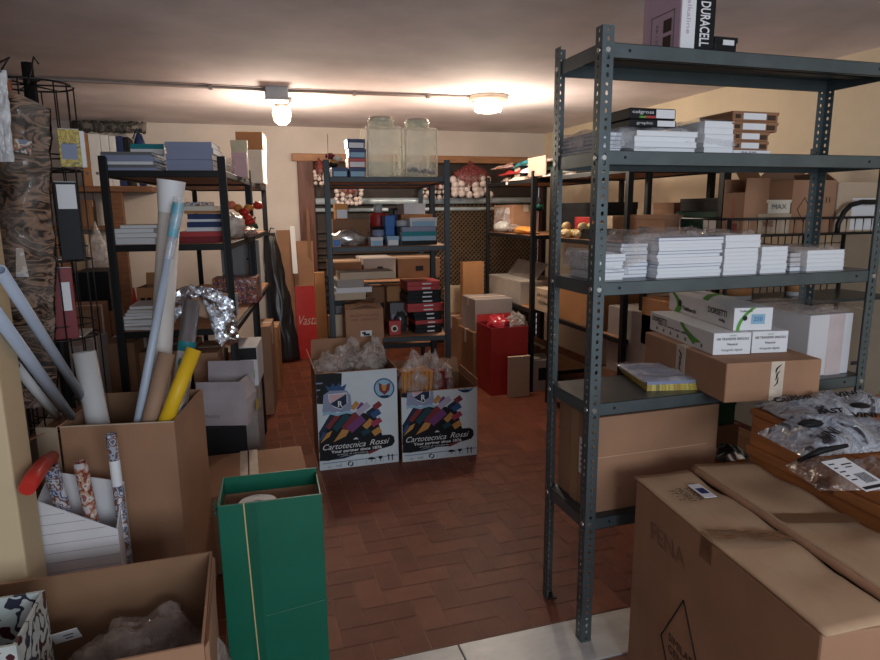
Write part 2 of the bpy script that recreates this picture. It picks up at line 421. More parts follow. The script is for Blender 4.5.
rp = nt.nodes.new('ShaderNodeValToRGB'); rp.color_ramp.elements[0].position = .25; rp.color_ramp.elements[1].position = .8
rp.color_ramp.elements[0].color = (.13, .036, .019, 1); rp.color_ramp.elements[1].color = (.235, .074, .040, 1)
nt.links.new(ma.outputs[0], rp.inputs[0]); nt.links.new(rp.outputs[0], b_.inputs['Base Color']); b_.inputs['Roughness'].default_value = .5; b_.inputs['Specular IOR Level'].default_value = .22
bpn = nt.nodes.new('ShaderNodeBump'); bpn.inputs['Strength'].default_value = .15; bpn.inputs['Distance'].default_value = .01; nt.links.new(ns.outputs['Fac'], bpn.inputs['Height']); nt.links.new(bpn.outputs[0], b_.inputs['Normal'])
struct('floor', floor_tiles(), [tm_, grout])
mb = MB(); mb.box(-1.2, .628, 1.665, 1.88, -.03, 0); mb.box(.632, 2.0, 1.665, 1.88, -.03, 0); mb.box(2.004, XW, 1.665, 1.88, -.03, 0); mb.box(XL, -1.204, 1.665, 1.88, -.03, 0)
struct('trim_1', mb, marble, bevel=.003)
mb = MB(); mb.box(XL, XW, -1.5, 1.66, -.05, -.004); struct('floor_front', mb, mat('front_floor', (.16, .06, .04), .5, var=.3))
mb = MB(); mb.box(XL-.2, XW+.2, -1.5, YB+.2, ZC, ZC+.1); struct('ceiling', mb, ceilm)
mb = MB(); mb.box(XW, XW+.1, -1.5, YB, -.05, ZC); struct('wall_right', mb, wally)
mb = MB(); mb.box(XL-.1, XL, -1.5, YB, -.05, ZC); struct('wall_left', mb, wallm)
xd0, xd1, zd = PY(297, 165, YB).x, PY(556, 165, YB).x, PY(420, 160, YB).z   # opening of the wide back door
mb = MB(); mb.box(XL-.1, xd0, YB, YB+.14, -.05, ZC); mb.box(xd1, XW+.1, YB, YB+.14, -.05, ZC); mb.box(xd0, xd1, YB, YB+.14, zd, ZC)
struct('wall_back', mb, wallm)
mb = MB(); mb.box(XL, -.603, 1.78, 1.93, -.05, ZC); struct('wall_near', mb, mat('jamb_plaster', (.58, .45, .28), .85, var=.06, scale=4), bevel=.006)
mb = MB(); mb.box(XL, xd0-.06, YB-.015, YB, 0, .09); struct('baseboard_back', mb, woodd)
# the wide door in the back wall: frame, lintel, barred shutter, lattice
dr = thing('door_1', 'wide brown wooden door frame with barred shutter in the back wall', 'door'); del dr['label'], dr['category']; dr['kind'] = 'structure'
dr.location = (xd0, YB, 0)
wdd = xd1-xd0
mb = MB(); mb.box(0, .16, -.03, .1, 0, zd); mb.box(wdd-.16, wdd, -.03, .1, 0, zd); mb.build('door_jamb', woodd, dr, bevel=.006)
mb = MB(); mb.box(-.05, wdd+.05, -.045, .1, zd-.03, zd+.045); mb.build('lintel', woodm, dr, bevel=.006)
mb = MB(); mb.box(.16, wdd-.16, .11, .13, 0, zd); mb.build('back_panel', mat('shutter_dark', (.035, .022, .018), .6, var=.3), dr)
mb = MB()
for k in range(17): mb.box(.17, wdd-.17, .075, .09, .08+k*.075, .10+k*.075)
mb.build('shutter_bars', mat('shutter_brown', (.05, .03, .022), .5, var=.3), dr)
mb = MB()
for (py_, rr_) in ((201, .034), (209.5, .020)): z = PY(400, py_, YB+.05).z; mb.tube([(.17, .05, z), (wdd-.17, .05, z)], rr_, n=12)
mb.build('steel_bar', mat('steel_bar', (.62, .74, .82), .3, metal=.2, var=.15), dr)  # the bars' bluish sheen is put into their base colour
mb = MB(); lx0 = PY(438, 240, YB).x-xd0; lx1 = wdd-.17; lz0, lz1 = .5, 1.56; stp = .05
n = int((lx1-lx0+lz1-lz0)/stp)
for k in range(n):
    for sgn in (1, -1):
        s0 = k*stp; pts = []
        a = (lx0+s0, lz0) if s0 < lx1-lx0 else (lx1, lz0+s0-(lx1-lx0))
        b = (lx0, lz0+s0) if s0 < lz1-lz0 else (lx0+s0-(lz1-lz0), lz1)
        if sgn < 0: a = (lx0+lx1-a[0], a[1]); b = (lx0+lx1-b[0], b[1])
        mb.tube([(a[0], .062, a[1]), (b[0], .062, b[1])], .006, n=4, cap=False)
mb.build('lattice', mat('lattice_brass', (.22, .145, .08), .45, metal=.3, var=.2), dr)

# ceiling conduit, junction box, lamps
j0 = PZ(276, 88, ZC); l2 = PZ(488, 96, ZC); cl = PZ(30, 72, ZC)
t = thing('ceiling_conduit', 'thin grey conduit running across the ceiling between the lamps', 'conduit', (0, 0, 0))
yy = j0.y
mb = MB(); mb.tube([(-2.55, yy-.06, ZC-.014), (j0.x-.05, yy, ZC-.014)], .012); mb.tube([(j0.x+.05, yy, ZC-.014), (l2.x-.06, l2.y, ZC-.014)], .012); mb.build('pipe', pvc, t)
mb = MB()
for fx in (.1, .45, .85): q = Vector((-2.55, yy-.06, 0)).lerp(Vector((j0.x, yy, 0)), fx); mb.box(q.x-.012, q.x+.012, q.y-.02, q.y+.02, ZC-.03, ZC)
for fx in (.35, .7): q = Vector((j0.x, yy, 0)).lerp(Vector((l2.x, l2.y, 0)), fx); mb.box(q.x-.012, q.x+.012, q.y-.02, q.y+.02, ZC-.03, ZC)
mb.build('clip', pvc, t)
t = thing('junction_box', 'square grey plastic junction box on the ceiling conduit', 'junction box', (j0.x, yy, ZC))
MB().box(-.075, .075, -.075, .075, -.075, 0).build('body', jbox, t, bevel=.006)
MB().box(-.08, .08, -.08, .08, -.088, -.075).build('lid', jbox, t, bevel=.003)
def point(name, loc, e, col, r=.05, parent=None):
    d = bpy.data.lights.new(name, 'POINT'); d.energy = e; d.color = col; d.shadow_soft_size = r
    o = bpy.data.objects.new(name, d); C.objects.link(o); o.location = loc
    if parent: o.parent = parent
    return o
a1 = PZ(281, 98, ZC)
t = thing('jar_ceiling_lamp', 'lit jar shaped glass ceiling lamp left of the water jars', 'lamp', (a1.x, a1.y, ZC))
MB().lathe([(.075, 0), (.075, -.02), (.05, -.045), (.045, -.055)]).build('lamp_base', pvc, t)
MB().lathe([(.044, -.055), (.066, -.07), (.072, -.12), (.062, -.165), (.035, -.19), (.005, -.197)]).build('glass', film('lamp_clear', (.9, .8, .6), .6, .05, .2, 10), t)
MB().lathe([(.015, -.056), (.032, -.09), (.042, -.13), (.034, -.165), (.01, -.18)]).build('bulb', bulbm, t)
point('jar_lamp_light', (0, 0, -.34), 14, (1, .86, .68), .06, t)
t = thing('bulkhead_ceiling_lamp', 'lit round bulkhead ceiling lamp with ribbed glass near the back wall', 'lamp', (l2.x, l2.y, ZC))
MB().lathe([(.15, 0), (.15, -.02), (.135, -.04), (.11, -.045)], n=28).build('lamp_base', mat('lamp_rim', (.5, .42, .34), .5), t)
MB().lathe([(.112, -.045), (.108, -.085), (.095, -.11), (.05, -.12), (.004, -.122)], n=28).build('glass', lampg, t)
mb = MB()
for k in range(6): a = k*PI/3; mb.tube([(.115*math.cos(a), .115*math.sin(a), -.045), (.112*math.cos(a), .112*math.sin(a), -.087), (.096*math.cos(a), .096*math.sin(a), -.115)], .004, n=5)
mb.build('cage', mat('lamp_cage', (.5, .42, .3), .5), t)
point('bulkhead_lamp_light', (0, 0, -.32), 16, (1, .86, .68), .08, t)

# ------------------------------------------------------------------ slotted angle rack (right)
RX0, RX1, RY0, RY1 = 1.045, 2.225, 1.755, 2.055
ZR = [1.985, 1.676, 1.271, .871, .465]
def flange(mb, along, sx, sy, H, fw=.038):
    """perforated strip; along = 'x' or 'y', starting at corner (sx,sy), running fw (signed)"""
    P_ = .0254; n = int(H/P_); hz = .0062; hw = .0055
    def pt(u, z): return (sx+u, sy, z) if along == 'x' else (sx, sy+u, z)
    for k in range(n):
        z0, z1 = k*P_, (k+1)*P_; zc = (z0+z1)/2; uc = fw*.52
        big = k % 2 == 0
        hh = hz*(1.25 if big else .8)
        sq = [(0, z0), (fw/2, z0), (fw, z0), (fw, zc), (fw, z1), (fw/2, z1), (0, z1), (0, zc)]
        s_ = 1 if fw > 0 else -1
        oc = [(uc+s_*hw*math.cos(a), zc+hh*math.sin(a)) for a in [R(x) for x in (-135, -90, -45, 0, 45, 90, 135, 180)]]
        vo = [mb.bm.verts.new(pt(*q)) for q in sq]; vi = [mb.bm.verts.new(pt(*q)) for q in oc]
        for i in range(8): mb.f([vo[i], vo[(i+1) % 8], vi[(i+1) % 8], vi[i]])
rack = thing('metal_shelving_rack', 'tall blue-grey slotted-angle metal shelving rack nearest the camera, standing on the marble strip', 'shelving', (RX0, RY0, 0))
rw, rd = RX1-RX0, RY1-RY0
for (cx, cy, sx, sy) in ((0, 0, 1, 1), (rw, 0, -1, 1), (0, rd, 1, -1), (rw, rd, -1, -1)):
    mb = MB(); flange(mb, 'x', cx, cy, 2.04, .038*sx); flange(mb, 'y', cx, cy, 2.04, .038*sy)
    p = mb.build('post', rackm, rack, solid=.0022)
    fb = MB(); fb.box(min(cx, cx+.04*sx), max(cx, cx+.04*sx), min(cy, cy+.04*sy), max(cy, cy+.04*sy), 0, .004); fb.build('foot', blackm, p)
for z in ZR:
    mb = MB(); e = .003; lp = .043
    mb.box(e, rw-e, e, rd-e, z-.0015, z, 1)
    mb.box(e, rw-e, e, e+.0015, z-lp, z); mb.box(e, rw-e, rd-e-.0015, rd-e, z-lp, z); mb.box(e, e+.0015, e, rd-e, z-lp, z); mb.box(rw-e-.0015, rw-e, e, rd-e, z-lp, z)
    mb.box(e, rw-e, e, e+.014, z-lp, z-lp+.0015); mb.box(e, rw-e, rd-e-.014, rd-e, z-lp, z-lp+.0015)
    mb.box(e+.004, rw-e-.004, rd/2-.02, rd/2+.02, z-.02, z-.002)
    s = mb.build('shelf', [rackm, shelfm], rack)
    for hx in (.095, rw-.095): MB().tube([(hx, .0032, z-.02), (hx, .0018, z-.02)], .005, n=8).build('slot_hole', ink, s)
    for (bx_, by_) in ((.018, -.004), (rw-.018, -.004)): MB().tube([(bx_, by_, z-.022), (bx_, .004, z-.022)], .008, n=8).build('bolt', bolt, s)
    for (bx_, by_) in ((-.004, .018), (-.004, rd-.018)): MB().tube([(bx_, by_, z-.022), (.004, by_, z-.022)], .008, n=8).build('bolt', bolt, s)

# top shelf
Z = ZR[0]
a = base_y(679, 1.79, Z); b = base_y(713, 1.79, Z)
t = thing('battery_carton', 'lilac carton with white and black printed end on top of the metal rack', 'box', (a.x, 1.79, Z))
bw, bd, bh = b.x-a.x, .20, .30
MB().box(0, bw, 0, bd, 0, bh).build('body', lilac, t, bevel=.004)
MB().box(.002, bw*.42, -.001, 0, 0.004, bh-.004).build('white_panel', white, t)
MB().box(bw*.42, bw-.001, -.001, 0, .004, bh-.004).build('black_panel', black, t)
text('DURACELL', .050, (bw*.68, -.002, .083), (PI/2, PI/2, 0), white, t, name='brand_lettering', width=.132, bold=.001)
text('alkaline', .022, (bw*.22, -.002, .10), (PI/2, PI/2, 0), lilac, t, width=.10)
mb = MB(); mb.box(-.001, 0, .045, .085, .022, .058); mb.box(-.001, 0, .045, .085, .070, .108)
mb.build('printed_panel', inkb, t)
mb = MB()
for (y0, y1, z0, z1) in ((.03, .15, .128, .131), (.03, .15, .008, .011), (.147, .15, .008, .131), (.03, .033, .008, .131), (.1, .15, .19, .194)): mb.box(-.001, 0, y0, y1, z0, z1)
mb.build('printed_line', inkg, t)
text('AA 1.5V', .02, (-.0015, .118, .07), (PI/2, PI/2, -PI/2), inkg, t)
a = base_y(714, 1.80, Z); b = base_y(736, 1.80, Z)
t = carton('small black box with a white label on the very top shelf of the metal rack', (a.x, 1.80, Z), b.x-a.x, .10, .052, black, tp=False, lid=.3, sticker=[(.35, .85, .55, .85, white)])

# second shelf
Z = ZR[1]; Y = 1.80
stack(5, 'blue-grey pad', 'wrapped stack left of front post, second metal shelf', (1.065, Y+.02, Z), .10, .21, .062, [bluegrey], name='writing_pad', cat='pad')
film_cover('clear film over the blue-grey pads on the second metal shelf', (1.065, Y+.02, Z), .10, .21, .064, seed=3, lump=.016)
a, wd, h = place(634, 696, 131, Y, Z)
stack(4, 'white drawing pad', 'wrapped stack under two black boxes, second metal shelf', (a.x, Y, Z), wd, .20, h, [white], name='drawing_pad', cat='pad')
film_cover('clear film over the white drawing pads on the second metal shelf', (a.x-.055, Y+.012, Z), wd+.045, .20, h+.004, seed=5, lump=.014)
zc = Z+h+.014
a2, w2, h2 = place(634, 680, 120, Y, zc)
carton('lower of two flat black boxes on the white pads, white label', (a2.x, Y+.02, zc), w2, .17, .022, black, tp=False, sticker=[(.58, .97, .1, .9, white)], words=[('graphic', .3, .5, .35, .55, whitec)])
carton('upper of two flat black boxes on the white pads, white end and coloured marks', (a2.x-.004, Y+.018, zc+.023), w2, .17, .034, black, tp=False, sticker=[(.56, .97, .12, .9, white), (.2, .34, .1, .28, green), (.34, .55, .1, .3, red)], words=[('colgross', .27, .62, .46, .42, white)])
a, wd, h = place(703.5, 733, 121, Y, Z)
stack(5, 'white card packet', 'narrow stack beside brown boxes on second metal shelf', (a.x, Y, Z), wd, .18, h, [white], name='card_packet', cat='packet', jit=.003)
film_cover('clear film over the narrow white packets on the second metal shelf', (a.x-.01, Y+.01, Z), wd+.012, .18, h+.001, seed=6, lump=.014)
a, wd, h = place(733, 770, 148, Y, Z)
carton('flat white packet under the four brown boxes', (a.x, Y, Z), wd, .17, .014, white, tp=False, words=[('A4 230', .4, .5, .4, .5, navy)])
zz = Z+.0145
for i, (p0, p1, hh, wo) in enumerate(((733, 768, .028, 'bottom'), (733, 768, .029, 'second from the bottom'), (731, 776, .031, 'second from the top'), (731, 776, .031, 'top'))):
    aa = base_y(p0, Y, Z); bb_ = base_y(p1, Y, Z)
    carton('small brown box, white label, %s of four on second metal shelf' % wo, (aa.x, Y+.004, zz), bb_.x-aa.x, .16, hh, mat('brown_box_%s' % 'abcd'[i], (.27, .125, .06), .7), tp=False, group=None, lid=.3,
           sticker=[(.22, .72, .2, .85, white), (.06, .16, .3, .7, inkb), (.76, .93, .2, .7, inkb)])
    zz += hh+.0015

# third shelf
Z = ZR[2]; Y = 1.80
a, wd, h = place(575, 624, 250, Y, Z)
stack(7, 'white notebook', 'short stack behind front post, third metal shelf', (1.10, Y+.01, Z), base_y(626, Y, Z).x-1.10, .20, .085, [white, white, bluegrey], name='notebook')
film_cover('clear film over the short notebook stack behind the front post', (1.085, Y+.022, Z), .115, .20, .088, seed=8, lump=.012)
a, wd, h = place(660, 722, 237, Y, Z)
stack(12, 'white exercise book', 'tallest wrapped stack on third metal shelf', (a.x-.012, Y, Z), wd+.008, .215, h, [white, white, white, bluegrey], jit=.004)
film_cover('crumpled clear film over the tallest stack on the third metal shelf', (a.x-.12, Y+.016, Z), wd+.10, .21, h+.004, seed=9, m=filmw, lump=.035)
stack(9, 'grey-edged exercise book', 'stack under film left of tallest stack', (a.x-.125, Y+.045, Z), .105, .19, h*.86, [bluegrey, white, bluegrey], jit=.003)
a, wd, h = place(723, 757, 248, Y, Z)
stack(7, 'white notebook', 'block right of tallest stack, third metal shelf', (a.x, Y, Z), wd, .20, h, [white], name='notebook', jit=.001)
stack(2, 'white register', 'pair lying on the notebook block, third metal shelf', (a.x, Y, Z+h+.001), wd*1.04, .20, .044, [white], name='register', jit=.002)
film_cover('brownish film on the pair of white registers', (a.x+.002, Y+.012, Z+h+.001), wd*.9, .19, .048, seed=11, m=filmw, lump=.018)
a, wd, h = place(760, 786.5, 246.5, Y, Z)
stack(6, 'white pad', 'small stack at middle right of third metal shelf', (a.x, Y, Z), wd, .19, h, [white], name='writing_pad', cat='pad', jit=.0012)
a, wd, h = place(806, 843.5, 250, Y, Z)
stack(5, 'white sketchbook', 'low stack at right end of third metal shelf', (a.x, Y, Z), wd, .20, h, [white], name='sketchbook', jit=.0012)
film_cover('brown tinted film over the low stack at the right end of the third metal shelf', (a.x-.055, Y+.012, Z), wd+.05, .2, h+.004, seed=13, m=filmw, lump=.016)
stack(4, 'grey notebook', 'little stack under film beside the low sketchbooks', (a.x-.056, Y+.02, Z), .05, .19, h*.9, [bluegrey, inkg], name='notebook', jit=.001)

# fourth shelf
Z = ZR[3]
rz = R(-8)
carton('wide brown carton sticking out of the fourth metal shelf under three white boxes', (1.470, 1.632, Z), .345, .56, .133, cardb, rz, tp=True, bevel=.004,
       sticker=[(.46, .60, .0, .995, tapec)])
bxo = bpy.context.scene.objects[-1]
big = [o for o in C.objects if o.get('label', '').startswith('wide brown carton')][0]
def slogan(parent, w_, loc, rot, s=1):        # black swirl mark on the tape
    mb = MB()
    for k in range(3):
        pts = []
        for i in range(9):
            q = i/8; pts.append((-.010*s+.02*s*q + .004*s*math.sin(q*5+k), .0, (-.03+.022*k)*s + .03*s*q))
        mb.tube(pts, [.0008*s+.002*s*math.sin(PI*i/8) for i in range(9)], n=5)
    o = mb.build('tape_mark', ink, parent); o.location = loc; o.rotation_euler = rot
slogan(big, .03, (.53*.345, -.0018, .078), (0, 0, 0))
mb = MB(); mb.box(-.0012, 0, .25, .31, .0, .133); mb.build('side_tape', tapec, big)
slogan(big, .03, (-.0018, .28, .07), (0, 0, PI/2), 1.1)
zt = Z+.1345
def dorset(label, loc, rz, wd=.135, d=.50, h=.076, top=False):
    t = carton(label, loc, wd, d, h, white, rz, tp=False, bevel=.002)
    L = lambda s, sz, y, z, wf=None, m=ink: text(s, sz, (-.0012, y, z), LEFT, m, t, width=wf, bold=.0007)
    if not top:
        L('DORSETTI', .026, d-.085, h*.70, .125); L('tutta la carta per ufficio', .011, d-.20, h*.52, .26, inkg)
        for k in range(7): MB().box(-.0008, 0, d-.06-.058*k-.012, d-.06-.058*k, .012, .024).build('care_symbol', inkg, t)
        mb = MB()
        n = 12
        for i in range(n):
            u0, u1 = i/n, (i+1)/n
            f1 = lambda u: (-.0010, .21-.13*u, h*(1-.62*u**.6)); f0 = lambda u: (-.0010, .24-.13*u*.8, h*max(.2, (1-.85*u**.8)))
            mb.quad([f1(u0), f1(u1), f0(u1), f0(u0)])
        mb.build('green_swoosh', green, t)
        text('100 TRANSFER SINGOLE', .012, (wd/2, -.0015, h*.72), FRONT, ink, t, width=wd*.86)
        text('Neutral', .012, (wd/2, -.0015, h*.48), FRONT, ink, t)
        text('fotografie digitali', .011, (wd/2, -.0015, h*.22), FRONT, inkg, t, width=wd*.55)
        text('cartotti', .008, (wd/2, -.0015, h*.88), FRONT, green, t)
    else:
        L('DORSETTI', .030, .11, h*.62, .13); L('YesBoards', .022, .32, h*.30, .11); L('A4 80g', .014, .075, h*.3)
        MB().tube([(-.0004, .40, h*.5), (-.0012, .40, h*.5)], .014, n=14).build('black_dot', ink, t)
        mb = MB(); n = 12
        for i in range(n):
            u0, u1 = i/n, (i+1)/n
            g1 = lambda u: (-.001, .485-.06*math.sin(u*2.6), h*(1-u)); g0 = lambda u: (-.001, .455-.06*math.sin(u*2.6)-.02*u, h*(1-u))
            mb.quad([g1(u0), g1(u1), g0(u1), g0(u0)])
        mb.build('green_swoosh', green, t); mb = MB()
        for i in range(n):
            u0, u1 = i/n, (i+1)/n
            g1 = lambda u: (.01+.05*u*u, -.001, h*u); g0 = lambda u: (.022+.055*u*u, -.001, h*u)
            mb.quad([g1(u0), g1(u1), g0(u1), g0(u0)])
        mb.build('green_swoosh', green, t); mb = MB()
        for i in range(n):
            u0, u1 = i/n, (i+1)/n
            k1 = lambda u: (wd*(u), .18+.25*math.sin(u*1.5)*.6, h+.001); k0 = lambda u: (wd*(u), .22+.25*math.sin(u*1.5)*.62, h+.001)
            mb.quad([k1(u0), k1(u1), k0(u1), k0(u0)])
        mb.build('green_swoosh', green, t)
        text('DORSETTI', .03, (wd*.5, .40, h+.0012), (0, 0, R(-80)), ink, t)
        MB().tube([(wd*.28, -.0004, h*.55), (wd*.28, -.0012, h*.55)], .009, n=14).build('black_dot', ink, t)
        MB().box(wd*.45, wd*.80, -.0012, 0, h*.28, h*.72).build('blue_label', lblue, t)
        text('250', .022, (wd*.62, -.002, h*.5), FRONT, blue, t)
        text('YesBoards', .011, (wd*.3, -.0015, h*.86), FRONT, ink, t)
    return t
dorset('long white paper box with side symbols, lower left of three on brown carton', (1.506, 1.742, zt), R(-10.5), .136, .49)
dorset('white paper box with printed end, lower right of three on the brown carton', (1.649, 1.722, zt), R(-10.5), .132, .49)
dorset('white and green paper box lying on top of the two white boxes', (1.592, 1.752, zt+.0775), R(-12), .14, .50, .079, True)
# big white carton at the right
a, wd, h = place(805, 866, 316, 1.80, Z)
t = carton('large white carton with a pinkish tape at the right end of the fourth metal shelf', (a.x, 1.80, Z), min(wd, 2.19-a.x), .32, .235, whitec, tp=False)
MB().box(wd*.30, wd*.55, -.001, 0, 0, .235).build('pink_tape', mat('pink_tape', (.60, .50, .50), .4), t)
MB().box(wd*.72, wd*.86, -.001, 0, .03, .045).build('small_print', inkg, t)
film_cover('wrinkled film lying on the large white carton', (a.x-.03, 1.83, Z+.236), wd+.02, .30, .004, seed=21, m=filmw, lump=.03)
# booklets
for i in range(6):
    q = PZ(684, 383, Z)
    o = book('yellow edged booklet, %s of the flat pile on the fourth metal shelf' % (ORD[5-i] if i == 5 else ('bottom one' if i == 0 else ORD[5-i]+' from the top')), (1.318, 1.835, Z+i*.0055), .205, .26, .0052, yellowp if i < 4 else bluegrey, R(-14+i*.8), 'booklet', 'booklet', pages=yellowp if i < 4 else paper)
film_cover('clear film over the yellow edged booklets', (1.312, 1.845, Z+.033), .20, .25, .001, R(-12), 22, filmc, lump=.012)

# fifth shelf
Z = ZR[4]
a, wd, h = place(597, 715, 406, 1.79, Z)
t = carton('big brown carton with a white label on its side filling the lowest metal shelf', (1.085, 1.79, Z), base_y(713, 1.79, Z).x-1.085, .245, .345, cardb, tp=False)
MB().box(-.001, 0, .03, .09, .12, .25).build('label', white, t)
mb = MB()
for k in range(5): mb.box(-.0016, -.001, .04, .08, .14+k*.02, .147+k*.02)
mb.build('label_print', inkg, t)
MB().box(-.001, 0, .10, .15, 0, .345).build('side_tape', tape, t)
MB().box(0.01, wd-.03, -.0008, 0, .200, .203).build('crease', cardl, t)
# clutter on the right half of the lowest metal shelf
for i, (lab, m_, hh) in enumerate((('orange and white booklet pack, bottom of the pile on the lowest metal shelf', orange, .02), ('red booklet pack in the middle of the pile on the lowest metal shelf', red, .02), ('dark red booklet pack third in the pile on the lowest metal shelf', redd, .022), ('orange booklet pack fourth in the pile on the lowest metal shelf', orange, .02))):
    book(lab, (1.585+.012*(i % 2), 1.775+.01*i, Z+.030*i), .16, .15, hh+.008, m_, R(-4+3*i), 'booklet_pack', 'booklet')
mb = MB(); mb.grid(lambda u, v: Vector((u*.15, v*.12, .012+.035*math.sin(PI*u)*math.sin(PI*v)+.012*noise.noise(Vector((u*7, v*7, 1))))), 16, 12)
o = mb.build('foil_packet', foil, loc=(1.60, 1.765, Z+.120)); tag(o, 'crumpled silver packet on the booklet pile under the brown carton', 'packet')
carton('brown box behind the booklet pile on the lowest metal shelf', (1.60, 1.93, Z), .22, .10, .20, cardd)
carton('dark green box above the booklet pile on the lowest metal shelf', (1.66, 1.935, Z+.2015), .14, .09, .11, dgreen, tp=False, lid=.3)

# ------------------------------------------------------------------ foreground right: long carton, wooden cabinet, mailers
t = thing('long_carton', 'long worn brown carton with raised top flaps and warning diamond in the right foreground', 'box', (1.145, 1.625, -.004), R(-6))
LW, LL, LH = .42, .765, .654
# local: x right, y back is 0 at far end, towards the camera is -y
mb = MB()
mb.box(0, LW, -LL, 0, 0, LH)
mb.build('body', cardb, t, bevel=.006)
def flapsheet(x0, x1, z0, z1, seed, name='flap'):
    mb = MB(); sd = Vector((seed, seed*2, 0))
    def fn(u, v):
        x = x0+(x1-x0)*u; y = -LL-.01+(LL+.02)*v
        nz = noise.noise(Vector((x*5, y*7, 0))+sd)*.013+.004*(1-abs(noise.noise(Vector((x*3, y*6, 5))+sd))*3)
        return Vector((x+noise.noise(Vector((y*9, seed, 0)))*.006*u, y, z0+(z1-z0)*u+nz*(.2+u)))
    mb.grid(fn, 12, 30)
    return mb.build(name, cardl, t, solid=.006)  # paler than the body: light falling on the top, put into the colour
flapsheet(-.002, .185, LH+.006, LH+.010, 1.3)
flapsheet(.205, .425, LH+.030, LH+.016, 4.1)
mb = MB(); mb.box(.182, .21, -LL, 0, LH+.0005, LH+.002); mb.build('gap', inkb, t)
# rounded rim of the second flap
mb = MB(); mb.grid(lambda u, v: Vector((.203-.012*math.sin(PI*u), -LL+(LL)*v, LH+.008+.024*u+.004*noise.noise(Vector((v*20, u, 3))))), 4, 30); mb.build('flap_edge', cardb, t, solid=.004)
mb = MB(); mb.grid(lambda u, v: Vector((.0+.19*u, -.36-.05*v-.05*u+.01*noise.noise(Vector((u*9, v, 0))), LH+.021+.006*noise.noise(Vector((u*5, v*5, 2))))), 10, 3); mb.box(-.0012, 0, -.40, -.35, LH-.06, LH+.01); mb.build('tape', mat('worn_tape', (.20, .105, .055), .28, var=.3, scale=20, bump=.4), t)
mb = MB(); mb.grid(lambda u, v: Vector((.21+.21*u, -.35-.055*v-.02*u, LH+.038-.012*u+.002*noise.noise(Vector((u*5, v*5, 2))))), 10, 3); mb.build('tape', mat('dull_tape', (.19, .105, .06), .35), t)
MB().box(.115, .155, -.19, -.10, LH+.017, LH+.0185, 0).build('label', white, t)
mb = MB(); mb.box(.122, .148, -.165, -.13, LH+.0186, LH+.0192); mb.build('label_print', navy, t)
text('SYNPA\nMOBILI\nFT - 2', .028, (.072, -.16, LH+.0185), (0, 0, R(-90)), inkb, t)
text('FENA', .075, (-.0015, -.20, LH-.115), LEFT, mat('faint_print', (.22, .12, .068), .8), t, width=.19, shear=-.2)
# warning diamond on the left side
mb = MB(); cy_, cz_, r_ = -.295, .245, .10
for k in range(4):
    a0, a1_ = PI/2*k, PI/2*(k+1)
    p0 = Vector((-.0012, cy_-r_*math.cos(a0), cz_+1.8*r_*math.sin(a0))); p1 = Vector((-.0012, cy_-r_*math.cos(a1_), cz_+1.8*r_*math.sin(a1_)))
    mb.tube([p0, p1], .0022, n=4)
mb.build('warning_diamond', ink, t)
text('SIMILAR\nGENUA\nITEMS\nITEMS', .036, (-.0018, cy_, cz_-.03), LEFT, ink, t)
# wooden cabinet lying beside it
cab = thing('wooden_cabinet', 'orange-brown wooden cabinet with a plinth rail, covered by plastic mailers in the right foreground', 'cabinet', (1.572, 1.615, -.004), R(-1))
CW, CL, CH = .62, .80, .852
mb = MB(); mb.box(0, CW, -CL, 0, .0, CH-.13); mb.build('body', wood, cab, bevel=.004)
mb = MB(); mb.box(-.012, CW, -CL-.012, .005, CH-.155, CH-.125); mb.build('rail', wood, cab, bevel=.004)
mb = MB(); mb.box(.0, CW, -CL, 0, CH-.125, CH-.022); mb.build('drawer_front', wood, cab, bevel=.003)
mb = MB(); mb.box(-.006, CW+.006, -CL-.006, .006, CH-.020, CH); mb.build('top', wood, cab, bevel=.004)
mb = MB(); mb.tube([(-.014, -.33, CH-.14), (-.0115, -.33, CH-.14)], .012, n=10); mb.build('wood_knot', woodd, cab)
# mailers
def mailer(label, c, sx, sy, h, rz, seed, m, words=()):
    t = thing('plastic_mailer', label, 'mailer bag', c, rz)
    mb = MB(); sd = Vector((seed*3.3, seed, 0))
    def top(u, v):
        x, y = (u-.5)*sx, (v-.5)*sy
        e = max(abs(u-.5), abs(v-.5))*2
        body = max(0, 1-e**3)
        nz = noise.noise(Vector((x*11, y*11, 0))+sd); rg = 1-abs(noise.noise(Vector((x*17, y*10, 1))+sd))*2
        return Vector((x+.012*noise.noise(Vector((y*12, 1, seed))), y+.012*noise.noise(Vector((x*12, 2, seed))), .006+h*body*(.62+.45*nz)+.016*rg*body))
    mb.grid(top, 44, 34)
    mb.build('bag', m, t)
    for (s_, sz, u, v, a) in words:
        p = top(u, v); text(s_, sz, (p.x, p.y, p.z+.010), (R(18), R(-8), a), ink, t, name='mailer_print', bold=.0015)
    return t, top
cz0 = CH-.004+.0005
